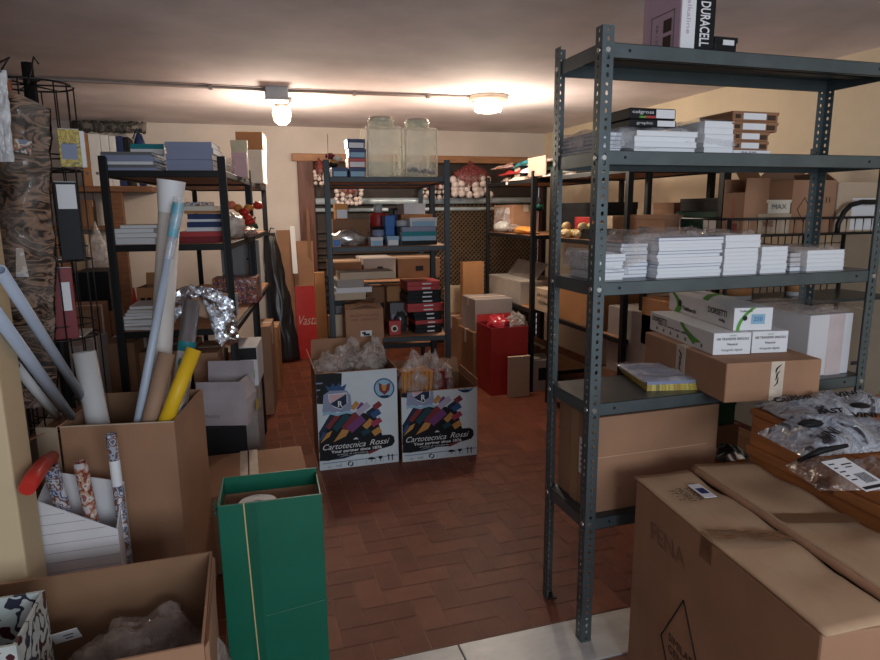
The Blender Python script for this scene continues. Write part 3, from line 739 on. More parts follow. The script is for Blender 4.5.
def mailer_mat(name, cols, clear):
    m = patterned(name, cols, 9, .16); nt = m.node_tree; b = nt.nodes['Principled BSDF']; out = nt.nodes['Material Output']
    b.inputs['Specular IOR Level'].default_value = .9
    for n_ in nt.nodes:
        if n_.type == 'VALTORGB': n_.color_ramp.interpolation = 'EASE'
        if n_.type == 'TEX_NOISE': n_.inputs['Detail'].default_value = 5; n_.inputs['Distortion'].default_value = 1.2; nf = n_
    bp = nt.nodes.new('ShaderNodeBump'); bp.inputs['Strength'].default_value = .8; bp.inputs['Distance'].default_value = .015
    n2 = nt.nodes.new('ShaderNodeTexNoise'); n2.inputs['Scale'].default_value = 24; n2.inputs['Detail'].default_value = 3; n2.inputs['Distortion'].default_value = 1.5
    tc = nt.nodes.new('ShaderNodeTexCoord'); nt.links.new(tc.outputs['Object'], n2.inputs['Vector']); nt.links.new(n2.outputs['Fac'], bp.inputs['Height']); nt.links.new(bp.outputs[0], b.inputs['Normal'])
    t = nt.nodes.new('ShaderNodeBsdfTransparent'); mx = nt.nodes.new('ShaderNodeMixShader'); mx.inputs[0].default_value = clear
    nt.links.new(b.outputs[0], mx.inputs[1]); nt.links.new(t.outputs[0], mx.inputs[2]); nt.links.new(mx.outputs[0], out.inputs[0]); return m
greyp = mailer_mat('grey_mailer', [(.02, .022, .03), (.30, .32, .37), (.42, .44, .48), (.24, .26, .31), (.40, .40, .42), (.05, .055, .07)], .12)
brownp = mailer_mat('brown_mailer', [(.02, .018, .018), (.22, .12, .07), (.30, .24, .22), (.20, .11, .065), (.26, .2, .18)], .30)
g = lambda px, py: Vector((PZ(px, py, CH).x, PZ(px, py, CH).y, cz0))
t1, f1 = mailer('grey plastic mailer bag with black print lying at the back of the wooden cabinet', g(832, 408), .46, .17, .05, R(-5), 3, greyp, [('Caution', .036, .16, .5, R(-12)), ('VINI', .036, .62, .5, R(-20))])
t2, f2 = mailer('large crumpled grey plastic mailer bag in the middle of the wooden cabinet', g(838, 441), .37, .19, .075, R(-8), 5, greyp, [('VINI', .042, .26, .16, R(28)), ('FAST', .03, .48, .66, R(-20)), ('VINI', .032, .80, .72, R(-35))])
MB().blob((.10, .045, .088), (.030, .022, .006), 4, .1).build('black_seal', black, t2)
MB().blob((-.10, -.01, .066), (.036, .018, .010), 9, .3).build('black_patch', black, t2)
t3, f3 = mailer('brown tinted mailer bag with a white barcode label at the front of the wooden cabinet', g(853, 478), .25, .15, .045, R(-18), 8, brownp, [('VIA', .035, .80, .12, R(5))])
lp = Vector((PZ(855, 474, CH+.055).x, PZ(855, 474, CH+.055).y, CH+.055))-t3.location
mb = MB(); LM = Matrix.Rotation(R(18), 4, 'Z') @ Matrix.Translation(lp) @ Matrix.Rotation(R(2), 4, 'Z') @ Matrix.Rotation(R(12), 4, 'X') @ Matrix.Scale(.68, 4)
mb.box(-.055, .055, -.085, .085, 0, .001, mx=LM); mb.build('label', white, t3)
mb = MB()
for k in range(14): mb.box(-.01+k*.0038, -.01+k*.0038+.0012+(k % 3)*.0006, -.05, .0, .0011, .0014, mx=LM)
for k in range(5): mb.box(-.045, -.02-(k % 2)*.008, .06-k*.022, .066-k*.022, .0011, .0014, mx=LM)
mb.box(-.0, .045, .05, .056, .0011, .0014, mx=LM); mb.box(0, .03, .035, .04, .0011, .0014, mx=LM); mb.box(-.048, .05, -.078, -.064, .0011, .0014, mx=LM)
mb.build('barcode', ink, t3)
mb = MB(); mb.tube([(-.11, .045, .03), (-.05, .06, .05), (.02, .065, .062)], [.005, .009, .005], n=6); mb.build('black_band', black, t3)

# ------------------------------------------------------------------ black board racks
def board_rack(label, loc, wd, d, H, zs, rz=0, metal=blackm, top=board, pw=.036, name='shelving_unit', group=None):
    t = thing(name, label, 'shelving', loc, rz, group)
    for (x, y) in ((0, 0), (wd-pw, 0), (0, d-pw), (wd-pw, d-pw)):
        mb = MB(); mb.box(x, x+pw, y, y+.004, 0, H); xx = x if x == 0 else x+pw-.004; mb.box(xx, xx+.004, y, y+pw, 0, H)
        mb.box(x+.004, x+pw-.004, y+.004, y+pw-.004, 0, H-.004)
        mb.build('post', metal, t, bevel=.002)
    for z in zs:
        mb = MB(); r = .032
        mb.box(pw, wd-pw, .002, .020, z-r, z-.001); mb.box(pw, wd-pw, d-.02, d-.002, z-r, z-.001); mb.box(.002, .02, pw, d-pw, z-r, z-.001); mb.box(wd-.02, wd-.002, pw, d-pw, z-r, z-.001)
        s = mb.build('shelf', metal, t, bevel=.002)
        MB().box(.021, wd-.021, .021, d-.021, z-.022, z).build('board', top, s)
    return t
LZ = [1.70, 1.352, .93]; LR = R(-7)
board_rack('black metal rack with brown boards at the left, nearest the tall paper tubes', (-.625, 3.36, 0), .565, 1.06, 1.765, LZ, LR)
q = Vector((math.sin(-LR), math.cos(LR)))
board_rack('black metal rack behind the left front rack, beside the black garment bag', (-.625+q.x*1.08, 3.36+q.y*1.08, 0), .565, 1.06, 1.765, LZ, LR)
CR = R(-7.5)
CZ = [1.712, 1.278, .682, .16]
board_rack('blue-black metal rack in the middle carrying two big glass jars', (.495, 4.045, 0), .79, .64, 1.815, CZ, CR, bluem)
board_rack('black metal rack standing behind the rack with the glass jars', (.495+.645*math.sin(-CR), 4.045+.645*math.cos(CR), 0), .79, .62, 1.815, [1.712, .98, .5], CR, bluem)
WZ = [1.742, 1.297, .70, .16]; WX = 2.2
board_rack('black metal rack along the right wall nearest the back door', (WX, 5.68, 0), 1.02, .62, 1.80, WZ, -PI/2, blackm)
board_rack('black metal rack along the right wall behind the slotted-angle rack', (WX, 4.365, 0), 1.02, .62, 1.80, WZ, -PI/2, blackm)

# ---- centre rack, top shelf
Z = CZ[0]; Y = 4.06
def small(label, px0, px1, h, Y, zb, m, d=.12, lab=None, **k):
    a = base_y(px0, Y, zb); b = base_y(px1, Y, zb)
    return carton(label, (a.x, Y, zb), b.x-a.x, d, h, m, tp=False, lid=.35, sticker=[(.08, .92, .06, .62, lab)] if lab else None, **k)
hb = .056
small('light blue small box at the left bottom of the stack beside the jars', 332.5, 348, hb, Y, Z, navy, lab=lblue)
small('light blue small box at the bottom of the four-high stack touching the jars', 349.5, 366, hb, Y, Z, navy, lab=lblue)
small('red small box second from the bottom of the stack touching the jars', 348.7, 366, hb, Y, Z+hb+.002, red, lab=white)
small('light blue small box third from the bottom of the stack touching the jars', 349.2, 366, hb, Y, Z+2*(hb+.002), navy, lab=lblue)
small('navy small box on top of the four-high stack touching the jars', 347.6, 365, hb, Y, Z+3*(hb+.002), navy, lab=white)
def figurine(label, loc, cols, s=1, seed=0):
    t = thing('figurine', label, 'ornament', loc)
    rr = random.Random(seed)
    for i, m in enumerate(cols):
        MB().blob((rr.uniform(-.03, .03)*s, rr.uniform(-.02, .02)*s, (.018+.016*i)*s), (.028*s, .022*s, .018*s), seed+i, .25, 2, 10, 8, floor=0).build('figure_part', m, t)
    return t
q = base_y(336, Y, Z)
figurine('orange and black ornament on the left blue box of the centre rack', (q.x+.01, Y+.05, Z+hb+.002), [black, orange, cream, redd], 1.1, 3)
t = thing('wire_stick', 'thin upright stick at the left corner of the centre rack', 'stick', (base_y(328, Y, Z).x, Y+.03, Z))
MB().tube([(0, 0, 0), (.008, 0, .13), (.012, 0, .26)], .0028, n=6).build('stick', pvc, t); MB().lathe([(.018, 0), (.018, .01), (.004, .014)], n=10).build('stick_foot', black, t)
def jar(label, px0, px1, pyt, Y, zb, d, tilt=0):
    a, wd, h = place(px0, px1, pyt, Y, zb)
    t = thing('glass_jar', label, 'jar', (a.x, Y, zb), tilt)
    mb = MB(); mb.box(0, wd, 0, d, .002, h); mb.build('body', glassm, t, bevel=.02)
    mb = MB(); mb.box(.006, wd-.006, .006, d-.006, .002, .014); mb.build('base', film('jar_base'+label[:6], (.5, .55, .45), .3, .05), t, bevel=.004)
    em = film('jar_edge'+label[:6], (.80, .82, .70), .25, .05)
    for (x, y) in ((.008, .008), (wd-.008, .008), (.008, d-.008), (wd-.008, d-.008)): MB().tube([(x, y, .01), (x, y, h-.012)], .006, n=8).build('corner', em, t)
    r = min(wd, d)*.36
    mb = MB(); mb.lathe([(r, h-.002), (r, h+.03), (r*1.06, h+.034), (r*1.06, h+.044), (r*.9, h+.046)], (wd/2, d/2, 0), 24); mb.build('neck', film('jar_neck'+label[:6], (.70, .75, .65), .5, .05), t)
    mb = MB(); mb.lathe([(r*.95, h+.044), (r*.97, h+.058), (r*.8, h+.064), (.01, h+.066)], (wd/2, d/2, 0), 24); mb.build('lid', film('jar_lid'+label[:6], (.42, .36, .30), .3, .2), t)
    return t, wd, h
jl, w1, h1 = jar('wide square glass jar, left and taller of the two on the centre rack', 368, 404, 125, 4.09, Z, .24)
jr, w2, h2 = jar('square glass jar holding a blue cloth, right of the two on the centre rack', 405.5, 438.5, 127, 4.07, Z, .22)
o = MB().box(0, .10, 0, .003, 0, .13).build('paper_sheet', cream, loc=(base_y(407, 4.15, Z).x, 4.20, Z+.02)); tag(o, 'cream paper sheet standing inside the right glass jar', 'paper')
mb = MB(); mb.grid(lambda u, v: Vector((u*.19, v*.15, .02+.03*(.6+noise.noise(Vector((u*6, v*5, 2)))) - .015*u)), 16, 12)
o = mb.build('navy_cloth', navy, loc=(base_y(407, 4.1, Z).x+.01, 4.10, Z+.018)); tag(o, 'crumpled navy cloth at the bottom of the right glass jar', 'cloth')

# ---- centre rack, middle shelf
Z = CZ[1]; Y = 4.09
def crinkle(label, c, rad, m, seed, cat='packet', name='crinkled_packet', amp=.25, fr=3, pinch=0, nu=22, nv=14):
    mb = MB(); mb.blob((0, 0, rad[2]*.9), rad, seed, amp, fr, nu, nv, pinch, floor=0)
    o = mb.build(name, m, loc=c); return tag(o, label, cat)
q = base_y(350, Y, Z)
small('brown cardboard tray at the left back of the middle shelf of the centre rack', 334, 368, .17, Y+.18, Z, cardd, d=.16)
small('orange and white toy box on the brown tray of the centre rack', 336, 348, .10, Y+.2, Z+.172, orange, d=.1, lab=white)
crinkle('silver grey bag of goods at left of middle centre rack shelf', (q.x, Y+.08, Z), (.115, .07, .055), mat('silver_film', (.45, .42, .40), .25, metal=.5, var=.4, scale=30), 2)
small('tan box with blue end at far left of middle centre rack shelf', 333, 341, .075, Y-.03, Z, cardp, d=.06, lab=blue)
small('white small box at the front middle of the middle shelf of the centre rack', 371, 383, .055, Y-.02, Z, whitec, d=.10, lab=lblue)
t = thing('tin_can', 'dark tin can with a pale band on the middle shelf of the centre rack', 'can', (base_y(379, Y+.14, Z).x, Y+.16, Z))
MB().lathe([(.042, 0), (.042, .115), (.038, .12), (.005, .12)]).build('body', black, t); MB().lathe([(.0425, .035), (.0425, .10)]).build('band', bluegrey, t)
t = thing('paint_can', 'red lidded can standing behind the small white box on the centre rack', 'can', (base_y(380, Y+.28, Z).x, Y+.32, Z))
MB().lathe([(.06, 0), (.06, .20), (.055, .21), (.005, .212)]).build('body', red, t); MB().lathe([(.03, .212), (.03, .27), (.005, .275)]).build('lid', jbox, t)
small('blue upright box in the middle of the middle shelf of the centre rack', 386, 395, .19, Y+.1, Z, blue, d=.10)
small('light blue low box in front of the blue upright box on the centre rack', 387.5, 399, .06, Y-.02, Z, lblue, d=.08, lab=white)
small('dark box behind the blue upright box on the centre rack', 390, 404, .20, Y+.28, Z, navy, d=.1)
t = thing('roll_of_tape', 'silver ring roll on the middle shelf of the centre rack', 'roll', (base_y(402, Y+.05, Z).x+.01, Y+.09, Z+.12))
small('black box carrying the silver ring roll on the centre rack', 398, 410, .118, Y+.04, Z, black, d=.1)
MB().lathe([(.035, 0), (.04, .005), (.04, .04), (.02, .042)]).build('roll', jbox, t)
bk = [(402, 437, .028, black, 'black'), (402, 436, .030, lblue, 'light blue'), (402, 436.5, .028, teal, 'teal'), (402.5, 436, .030, bluegrey, 'grey-blue')]
zz = Z
for i, (p0, p1, hh, m_, nm) in enumerate(bk):
    a = base_y(p0, Y-.02, Z); b = base_y(p1, Y-.02, Z)
    book('%s book, %s of flat pile on middle shelf of centre rack' % (nm, ['bottom', 'second', 'third', 'top'][i]), (a.x, Y-.02, zz), b.x-a.x, .16, hh, m_, 0, 'book', 'book'); zz += hh+.0008
small('white box with blue print lying on the book pile of the centre rack', 410, 437, .055, Y, zz, whitec, d=.12, lab=lblue)
a = base_y(404, Y+.2, Z)
carton('white packet leaning high behind the book pile of the centre rack', (a.x, Y+.18, Z+.2), .15, .2, .07, whitec, tp=False, lid=.3)
carton('orange brown box supporting the white packet behind the book pile of the centre rack', (a.x-.02, Y+.18, Z), .22, .2, .198, cardo, tp=False, lid=.2)
for i, (p0, p1, m_, hh, nm) in enumerate(((392, 418, black, .10, 'black storage crate at the bottom'), (392, 417, navy, .09, 'navy storage crate second'), (393, 418, black, .05, 'flat black crate on top'))):
    small('%s of dark stack under top shelf of centre rack' % nm, p0, p1, hh, Y+.42, Z+[0, .102, .194][i], m_, d=.14, lab=bluegrey)

# ---- centre rack, lower shelf
Z = CZ[2]; Y = 4.08
t_loc, wd, h = place(346, 383.5, 309, 4.0, Z)
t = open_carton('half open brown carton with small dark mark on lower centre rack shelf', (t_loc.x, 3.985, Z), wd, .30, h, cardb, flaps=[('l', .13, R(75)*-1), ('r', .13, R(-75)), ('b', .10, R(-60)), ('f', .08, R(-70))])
text('PRODOTTI DI CARTA', .022, (wd/2, -.001, h*.80), FRONT, redd, t, width=wd*.75); text('PER UFFICIO', .02, (wd/2, -.001, h*.66), FRONT, redd, t, width=wd*.7)
MB().box(wd*.38, wd*.68, -.0008, 0, h*.09, h*.30).build('mark', white, t)
mb = MB(); mb.box(wd*.46, wd*.62, -.0014, -.0008, h*.14, h*.2); mb.box(wd*.42, wd*.52, -.0014, -.0008, h*.2, h*.26); mb.build('mark_print', ink, t)
t = small('small red box with a round emblem on the lower shelf of the centre rack', 389.5, 401, .095, Y-.01, Z, red, d=.06)
MB().tube([(.035, -.003, .045), (.035, -.0045, .045)], .024, n=16).build('emblem', cream, t); MB().tube([(.035, -.0046, .045), (.035, -.006, .045)], .014, n=14).build('emblem_centre', ink, t)
zz = Z
seq = [(415, 442, black), (416, 442, black), (416, 443, red), (415, 442, black), (414, 442, black), (408.5, 443, red), (408.5, 443, red), (408, 442, black), (408, 441.5, black), (409, 441.5, black), (408.5, 440, red), (408.5, 441, red)]
for i, (p0, p1, m_) in enumerate(seq):
    a = base_y(p0, Y-.01, Z); b = base_y(p1, Y-.01, Z)
    pos = 11-i
    t = carton('flat %s box, white lettering, %s of tall stack on lower centre rack shelf' % ('red' if m_ == red else 'black', 'topmost' if pos == 0 else ('lowest' if i == 0 else ORD[pos]+' from top')), (a.x, Y-.01+.004*(i % 3), zz), b.x-a.x, .20, .0285, m_, tp=False, lid=.4, name='flat_box', group=None)
    MB().box((b.x-a.x)*.45, (b.x-a.x)*.72, -.003, -.002, .009, .018).build('lettering', white, t)
    zz += .0293
small('white box standing left behind the half open carton of the centre rack', 335, 346, .15, Y+.05, Z, cardp, d=.2)
small('dark camera-like box on the white box of the centre rack', 335, 345, .09, Y+.06, Z+.152, black, d=.16, lab=inkg)
zz = Z+.245
for i, (p0, p1, hh, m_, nm) in enumerate(((335, 366, .045, cardp, 'cream'), (336, 372, .035, whitec, 'white'), (337, 364, .05, cardg, 'grey'))):
    a = base_y(p0, Y+.04, zz); b = base_y(p1, Y+.04, zz)
    carton('flat %s box, %s of three at upper left, lower centre rack shelf' % (nm, ['bottom', 'middle', 'top'][i]), (a.x, Y+.04, zz), b.x-a.x, .28, hh, m_, tp=False, lid=.3); zz += hh+.001
a = base_y(340, Y+.03, zz+.03)
carton('long narrow tan box lying across the flat boxes of the centre rack', (a.x, Y+.03, zz), .36, .2, .05, cardp)
carton('brown box supporting the flat boxes behind the half open carton', (base_y(347, Y+.35, Z).x, Y+.33, Z), .30, .24, .24, cardd)
small('brown box with dark hole at middle back of lower centre rack shelf', 368, 386, .29, Y+.3, Z, cardd, d=.2, lab=black)
small('orange brown flat box near the black stack of the centre rack', 388, 409, .30, Y+.22, Z, cardo, d=.2)
small('striped dark packet in front of the orange brown box of the centre rack', 391, 407, .20, Y+.10, Z, inkg, d=.08, lab=bluegrey)
crinkle('dark plastic bag of goods beside the red and black boxes of the centre rack', (base_y(402, Y+.05, Z).x, Y+.10, Z), (.05, .045, .075), mat('dark_film', (.05, .045, .045), .2, var=.5), 12, 'bag', 'plastic_bag')

# ---- cartons on the rack behind, seen through the centre rack
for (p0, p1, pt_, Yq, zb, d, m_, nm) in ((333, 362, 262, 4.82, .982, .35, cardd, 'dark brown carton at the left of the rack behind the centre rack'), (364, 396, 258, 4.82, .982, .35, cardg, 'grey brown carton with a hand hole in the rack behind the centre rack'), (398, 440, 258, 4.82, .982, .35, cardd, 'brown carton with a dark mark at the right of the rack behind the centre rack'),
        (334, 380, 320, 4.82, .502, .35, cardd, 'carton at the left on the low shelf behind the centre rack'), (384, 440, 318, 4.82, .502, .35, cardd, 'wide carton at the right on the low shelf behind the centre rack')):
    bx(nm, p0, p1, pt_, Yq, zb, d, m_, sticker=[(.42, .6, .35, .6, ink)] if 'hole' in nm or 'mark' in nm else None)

# ---- the two printed cartons in front of the centre rack
def clipv(poly, vm):
    out = []
    for i in range(len(poly)):
        p, q_ = poly[i], poly[(i+1) % len(poly)]
        if p[1] <= vm: out.append(p)
        if (p[1] <= vm) != (q_[1] <= vm):
            t_ = (vm-p[1])/(q_[1]-p[1]); out.append((p[0]+(q_[0]-p[0])*t_, vm))
    return out
for nm_, c_ in (('orange_print', (.50, .24, .07)), ('purple_print', (.17, .05, .17)), ('teal_card', (.012, .05, .07)), ('blue_card', (.03, .08, .20)), ('red_card', (.34, .04, .09)), ('navy_card', (.015, .025, .06)), ('dark_red_card', (.20, .03, .035)), ('lilac_card', (.42, .38, .50)), ('white_card', (.60, .66, .70))): flat(nm_+'_ink', c_, .5)
def printed_carton(label, loc, wd, d, h, vm, rz, flaps):
    t = open_carton(label, loc, wd, d, h, cardb, cardin, rz, flaps)
    S = wd/472; lay = [0]
    def uv(x, y): return ((x-55)*S, ((650-.083*(x-60))-y)*S)
    mats_ = [white, black, navy, redd, purple, lilac, orange, teal, blue, pink, cream, red, lblue, bluegrey, yellow]
    mats_ = [MATS.get(m.name+'_ink', m) for m in mats_]; ix = {m.name.replace('_ink', ''): i for i, m in enumerate(mats_)}
    mb = MB()
    def poly(pts, m, raw=False):
        p = pts if raw else [uv(*q_) for q_ in pts]
        p = clipv([(min(max(a, .001), wd-.001), max(b, .001)) for a, b in p], vm)
        if len(p) < 3: return
        lay[0] += 1; y = -.0006-.00005*lay[0]
        mb.f([mb.bm.verts.new((a, y, b)) for a, b in p], ix[m.name])
    def bar(x0, y0, x1, y1, wv, m, tip=None):
        dx, dy = x1-x0, y1-y0; l = math.hypot(dx, dy); nx, ny = -dy/l*wv/2, dx/l*wv/2
        poly([(x0+nx, y0+ny), (x1+nx, y1+ny), (x1-nx, y1-ny), (x0-nx, y0-ny)], m)
        if tip: poly([(x0+nx, y0+ny), (x0-nx, y0-ny), (x0-dx/l*tip[0], y0-dy/l*tip[0])], tip[1])
    poly([(0, 0), (wd, 0), (wd, vm), (0, vm)], white, True)
    poly([(30, 60), (205, 60), (200, 130), (135, 150), (100, 245), (30, 245)], black)
    for k in range(3): poly([(40, 120+40*k), (95-15*k, 116+40*k), (90-15*k, 124+40*k), (40, 128+40*k)], bluegrey)
    poly([(45, 540), (60, 420), (140, 300), (330, 300), (400, 330), (430, 440), (200, 500)], black)
    bar(70, 430, 150, 300, 34, navy); bar(110, 390, 175, 310, 26, redd); bar(150, 400, 230, 310, 36, teal); bar(205, 400, 285, 305, 40, redd)
    bar(235, 405, 320, 330, 46, purple); bar(255, 275, 290, 235, 28, orange); bar(290, 280, 320, 240, 24, purple); bar(285, 305, 355, 245, 36, lilac)
    bar(345, 310, 400, 270, 34, navy); bar(385, 270, 425, 240, 34, redd); bar(370, 320, 420, 290, 34, blue); bar(325, 390, 370, 345, 34, orange)
    bar(370, 375, 425, 340, 32, red); bar(375, 430, 420, 400, 36, orange); bar(310, 430, 355, 405, 30, teal)
    poly([(140, 476), (195, 398), (235, 405), (215, 440)], orange); poly([(64, 482), (105, 420), (136, 405), (120, 440)], orange); poly([(55, 470), (85, 410), (100, 420), (75, 460)], blue)
    poly([(50, 590), (62, 500), (80, 478), (150, 480), (262, 455), (275, 447), (290, 455), (420, 440), (480, 436), (500, 450), (505, 480), (490, 505), (440, 520), (395, 530), (350, 552), (200, 560), (110, 590)], black)
    poly([(330, 545), (380, 528), (410, 530), (350, 556)], redd); poly([(110, 588), (200, 562), (270, 556), (200, 578)], navy)
    poly([(255, 462), (272, 448), (290, 460)], white)
    # crest
    poly([(95, 190), (130, 165), (225, 160), (250, 190), (255, 270), (230, 300), (170, 290), (110, 310), (85, 290)], bluegrey)
    poly([(120, 185), (230, 175), (232, 235), (190, 278), (150, 262), (125, 230)], white)
    poly([(126, 190), (226, 180), (132, 240)], pink); poly([(226, 182), (226, 240), (190, 272), (150, 256), (132, 242)], navy)
    poly([(120, 165), (105, 130), (135, 145), (150, 118), (168, 142), (185, 116), (200, 140), (230, 122), (215, 162)], blue)
    poly([(85, 300), (120, 288), (170, 300), (225, 284), (262, 290), (255, 306), (220, 300), (170, 316), (120, 304), (88, 316)], lblue)
    cp = lambda cx, cy, r, m: poly([(cx+r*math.cos(k*PI/10), cy+r*math.sin(k*PI/10)) for k in range(20)], m)
    cp(448, 150, 62, blue); cp(448, 150, 54, lblue); poly([(415, 115), (450, 135), (485, 115), (480, 160), (450, 190), (420, 165)], redd); poly([(430, 130), (465, 130), (455, 165), (440, 165)], orange); poly([(420, 195), (478, 190), (470, 205), (428, 208)], navy)
    # bottom strip
    poly([(70, 605), (520, 562), (522, 568), (70, 611)], bluegrey)
    for x in (180, 270, 330, 385, 430): poly([(x, 605-.09*(x-70)), (x+2, 605-.09*(x-70)), (x+2, 640-.085*(x-70)), (x, 640-.085*(x-70))], bluegrey)
    x, y = 236, 612
    for k in range(14):
        if k in (4, 11): continue
        a0, a1_ = k*2*PI/14, (k+1)*2*PI/14
        poly([(x+18*math.cos(a0), y+16*math.sin(a0)), (x+18*math.cos(a1_), y+16*math.sin(a1_)), (x+10*math.cos(a1_), y+9*math.sin(a1_)), (x+10*math.cos(a0), y+9*math.sin(a0))], black)
    poly([(340, 590)]+[(362-22*math.cos(k*PI/8), 588-14*math.sin(k*PI/8)) for k in range(9)], black); poly([(360, 588), (364, 588), (364, 604), (360, 604)], black)
    poly([(402, 570), (428, 568), (424, 584), (416, 588), (416, 598), (422, 600), (408, 602), (413, 598), (413, 589), (405, 584)], black)
    for xx in (462, 484): poly([(xx, 598), (xx, 570), (xx-6, 570), (xx+3, 556), (xx+11, 570), (xx+6, 570), (xx+6, 598)], black)
    mb.build('printed_artwork', mats_, t)
    def tx(s_, x, y, size, wpx, m, sh=0, ang=R(5), bold=0):
        a, b = uv(x, y)
        if b < vm-.01: text(s_, size, (a, -.0075, b), (PI/2, -ang*0, 0), m, t, width=wpx*S, shear=sh, bold=bold)
    tx('Cartotecnica', 198, 498, .050, 250, white, .4); tx('Rossi', 405, 478, .050, 120, white, .4)
    tx('Your partner since 1876', 275, 523, .024, 300, white, 0, bold=.0006); tx('articoli di cartoleria', 250, 545, .012, 180, white)
    tx('R', 186, 244, .05, 26, white, bold=.001); tx('PAP', 165, 622, .014, 30, inkg); tx('20', 110, 628, .014, 16, inkg)
    return t
q = PY(320, 471, 3.56); qb = base_y(401.5, 3.555, 0)
hA = PY(360, 371, 3.55).z
pA = printed_carton('taller printed chalk carton with crest and blue badge, left of two before centre rack', (base_y(320, 3.56, 0).x, 3.565, 0), base_y(399, 3.55, 0).x-base_y(320, 3.56, 0).x, .40, hA, hA-.002, R(-1.5), [('b', .12, R(10)), ('l', .07, R(18))])
hB = PY(440, 391, 3.50).z
pB = printed_carton('lower printed chalk carton with cut-off crest, right of two before centre rack', (base_y(402.5, 3.535, 0).x, 3.535, 0), base_y(479, 3.47, 0).x-base_y(402.5, 3.52, 0).x, .40, hB, hB-.002, R(-3), [('b', .10, R(22)), ('r', .05, R(5))])
def cello(label, c, rad, seed, m=bagm, pinch=.55):
    mb = MB(); mb.blob(c, rad, seed, .45, 2.6, 34, 24, pinch)
    o = mb.build('cellophane_bag', m); return tag(o, label, 'bag')
xa = base_y(320, 3.56, 0).x
for i, (dx, dy, dz, rx, rz_, lab) in enumerate(((.10, .17, -.005, .10, .075, 'cellophane bag at the left end of the taller printed carton'), (.24, .24, .02, .11, .10, 'tall twisted cellophane bag in the middle of the taller printed carton'), (.33, .14, .015, .09, .085, 'cellophane bag at the right front of the taller printed carton'), (.40, .28, .02, .075, .10, 'cellophane bag at the right back of the taller printed carton'))):
    cello(lab, (xa+dx, 3.57+dy, hA+dz), (rx, .10, rz_), 31+i)
for i, (dx, dy, m_, lab) in enumerate(((.10, .14, mat('clay_filling', (.33, .15, .07), .6), 'pale brown filled bag resting inside the taller printed carton, left'), (.31, .2, mat('dun_filling', (.26, .14, .09), .6), 'dull brown filled bag resting inside the taller printed carton, right'))):
    crinkle(lab, (xa+dx, 3.57+dy, hA-.17), (.10, .11, .075), m_, 41+i, 'bag', 'filled_bag', .12)
xb = base_y(402.5, 3.535, 0).x
def bagged(label, c, wd, d, h, m, seed, filmm=bagm):
    t = thing('bagged_crayons', label, 'bag', c)
    mb = MB()
    for k in range(7): mb.tube([(-wd/2+wd*(k+.5)/7, -d*.42, .01), (-wd/2+wd*(k+.5)/7+.006, -d*.40, h*.92)], wd/15, n=7)
    mb.box(-wd/2, wd/2, -d*.4, d*.42, 0, h*.9)
    mb.build('contents', m, t)
    mb = MB(); mb.blob((0, 0, h*.62), (wd*.60, d*.58, h*.62), seed, .25, 2.6, 28, 20, .6); mb.build('bag', filmm, t)
    return t
bagged('bag of orange chalk sticks standing in the lower printed carton', (xb+.115, 3.535+.12, hB-.14), .19, .15, .27, mat('orange_chalk', (.50, .22, .06), .5), 51)
bagged('bag of dark red chalk sticks standing in the lower printed carton', (xb+.255, 3.535+.15, hB-.14), .09, .14, .25, redd, 52)
bagged('small bag of brown red sticks at the right in the lower printed carton', (xb+.335, 3.535+.14, hB-.16), .05, .12, .22, mat('brown_chalk', (.16, .05, .04), .5), 53)
cello('empty cellophane bag at the back of the lower printed carton', (xb+.25, 3.80, hB+.06), (.12, .07, .09), 54)
crinkle('dark filled bag at the bottom of the lower printed carton', (xb+.22, 3.72, .008), (.16, .12, .14), redd, 55, 'bag', 'filled_bag', .1)

# ------------------------------------------------------------------ left foreground
# green wrapped box
gz = .694
t = thing('green_wrapped_box', 'tall open box wrapped in green paper with a yellow string, in the centre foreground', 'box', (-.118, 1.755, 0), R(-2))
mb = MB(); gw, gd, th = .288, .205, .006
for (x0, x1, y0, y1) in ((0, gw, 0, th), (0, gw, gd-th, gd), (0, th, th, gd-th), (gw-th, gw, th, gd-th)): mb.box(x0, x1, y0, y1, 0, gz-(.012 if x0 > .1 else 0))
mb.box(th, gw-th, th, gd-th, 0, .006)
mb.build('body', greenf, t, bevel=.0015)
mb = MB()
for (x0, x1, y0, y1) in ((th, gw-th, th, th+.003), (th, gw-th, gd-th-.003, gd-th), (th, th+.003, th, gd-th), (gw-th-.003, gw-th, th, gd-th)): mb.box(x0, x1, y0, y1, .01, gz-.055)
mb.build('liner', cardb, t)
MB().box(.072, .105, -.0008, 0, .002, gz-.002).build('paper_overlap', mat('green_overlap', (0, .088, .05), .4), t)
mb = MB(); mb.grid(lambda u, v: Vector((.11+.175*u, -.0006-.0022*math.sin(PI*v), .33+.022*u+.006*v)), 8, 4); mb.build('crease', greenf, t)
mb = MB(); mb.tube([(.070, -.0022, gz+.001), (.078, -.0022, .35), (.088, -.0022, .004)], .0022, n=6); mb.tube([(.070, -.002, gz+.0012), (.071, .008, gz+.0012)], .0022, n=6); mb.build('string', stringm, t)
mb = MB()
for k in range(9): a = k*.7; mb.tube([(0, .02, gz-.02), (-.012-.004*math.sin(a*3), .02+.02*math.cos(a), gz-.012+.02*math.sin(a))], .0012, n=4)
mb.build('loose_thread', greenf, t)
t = thing('paper_roll', 'white paper roll standing inside the green wrapped box', 'roll', (-.01, 1.825, .007))
MB().tube([(0, 0, 0), (0, 0, .652)], .055, n=24, hollow=.3).build('roll', tubew, t)
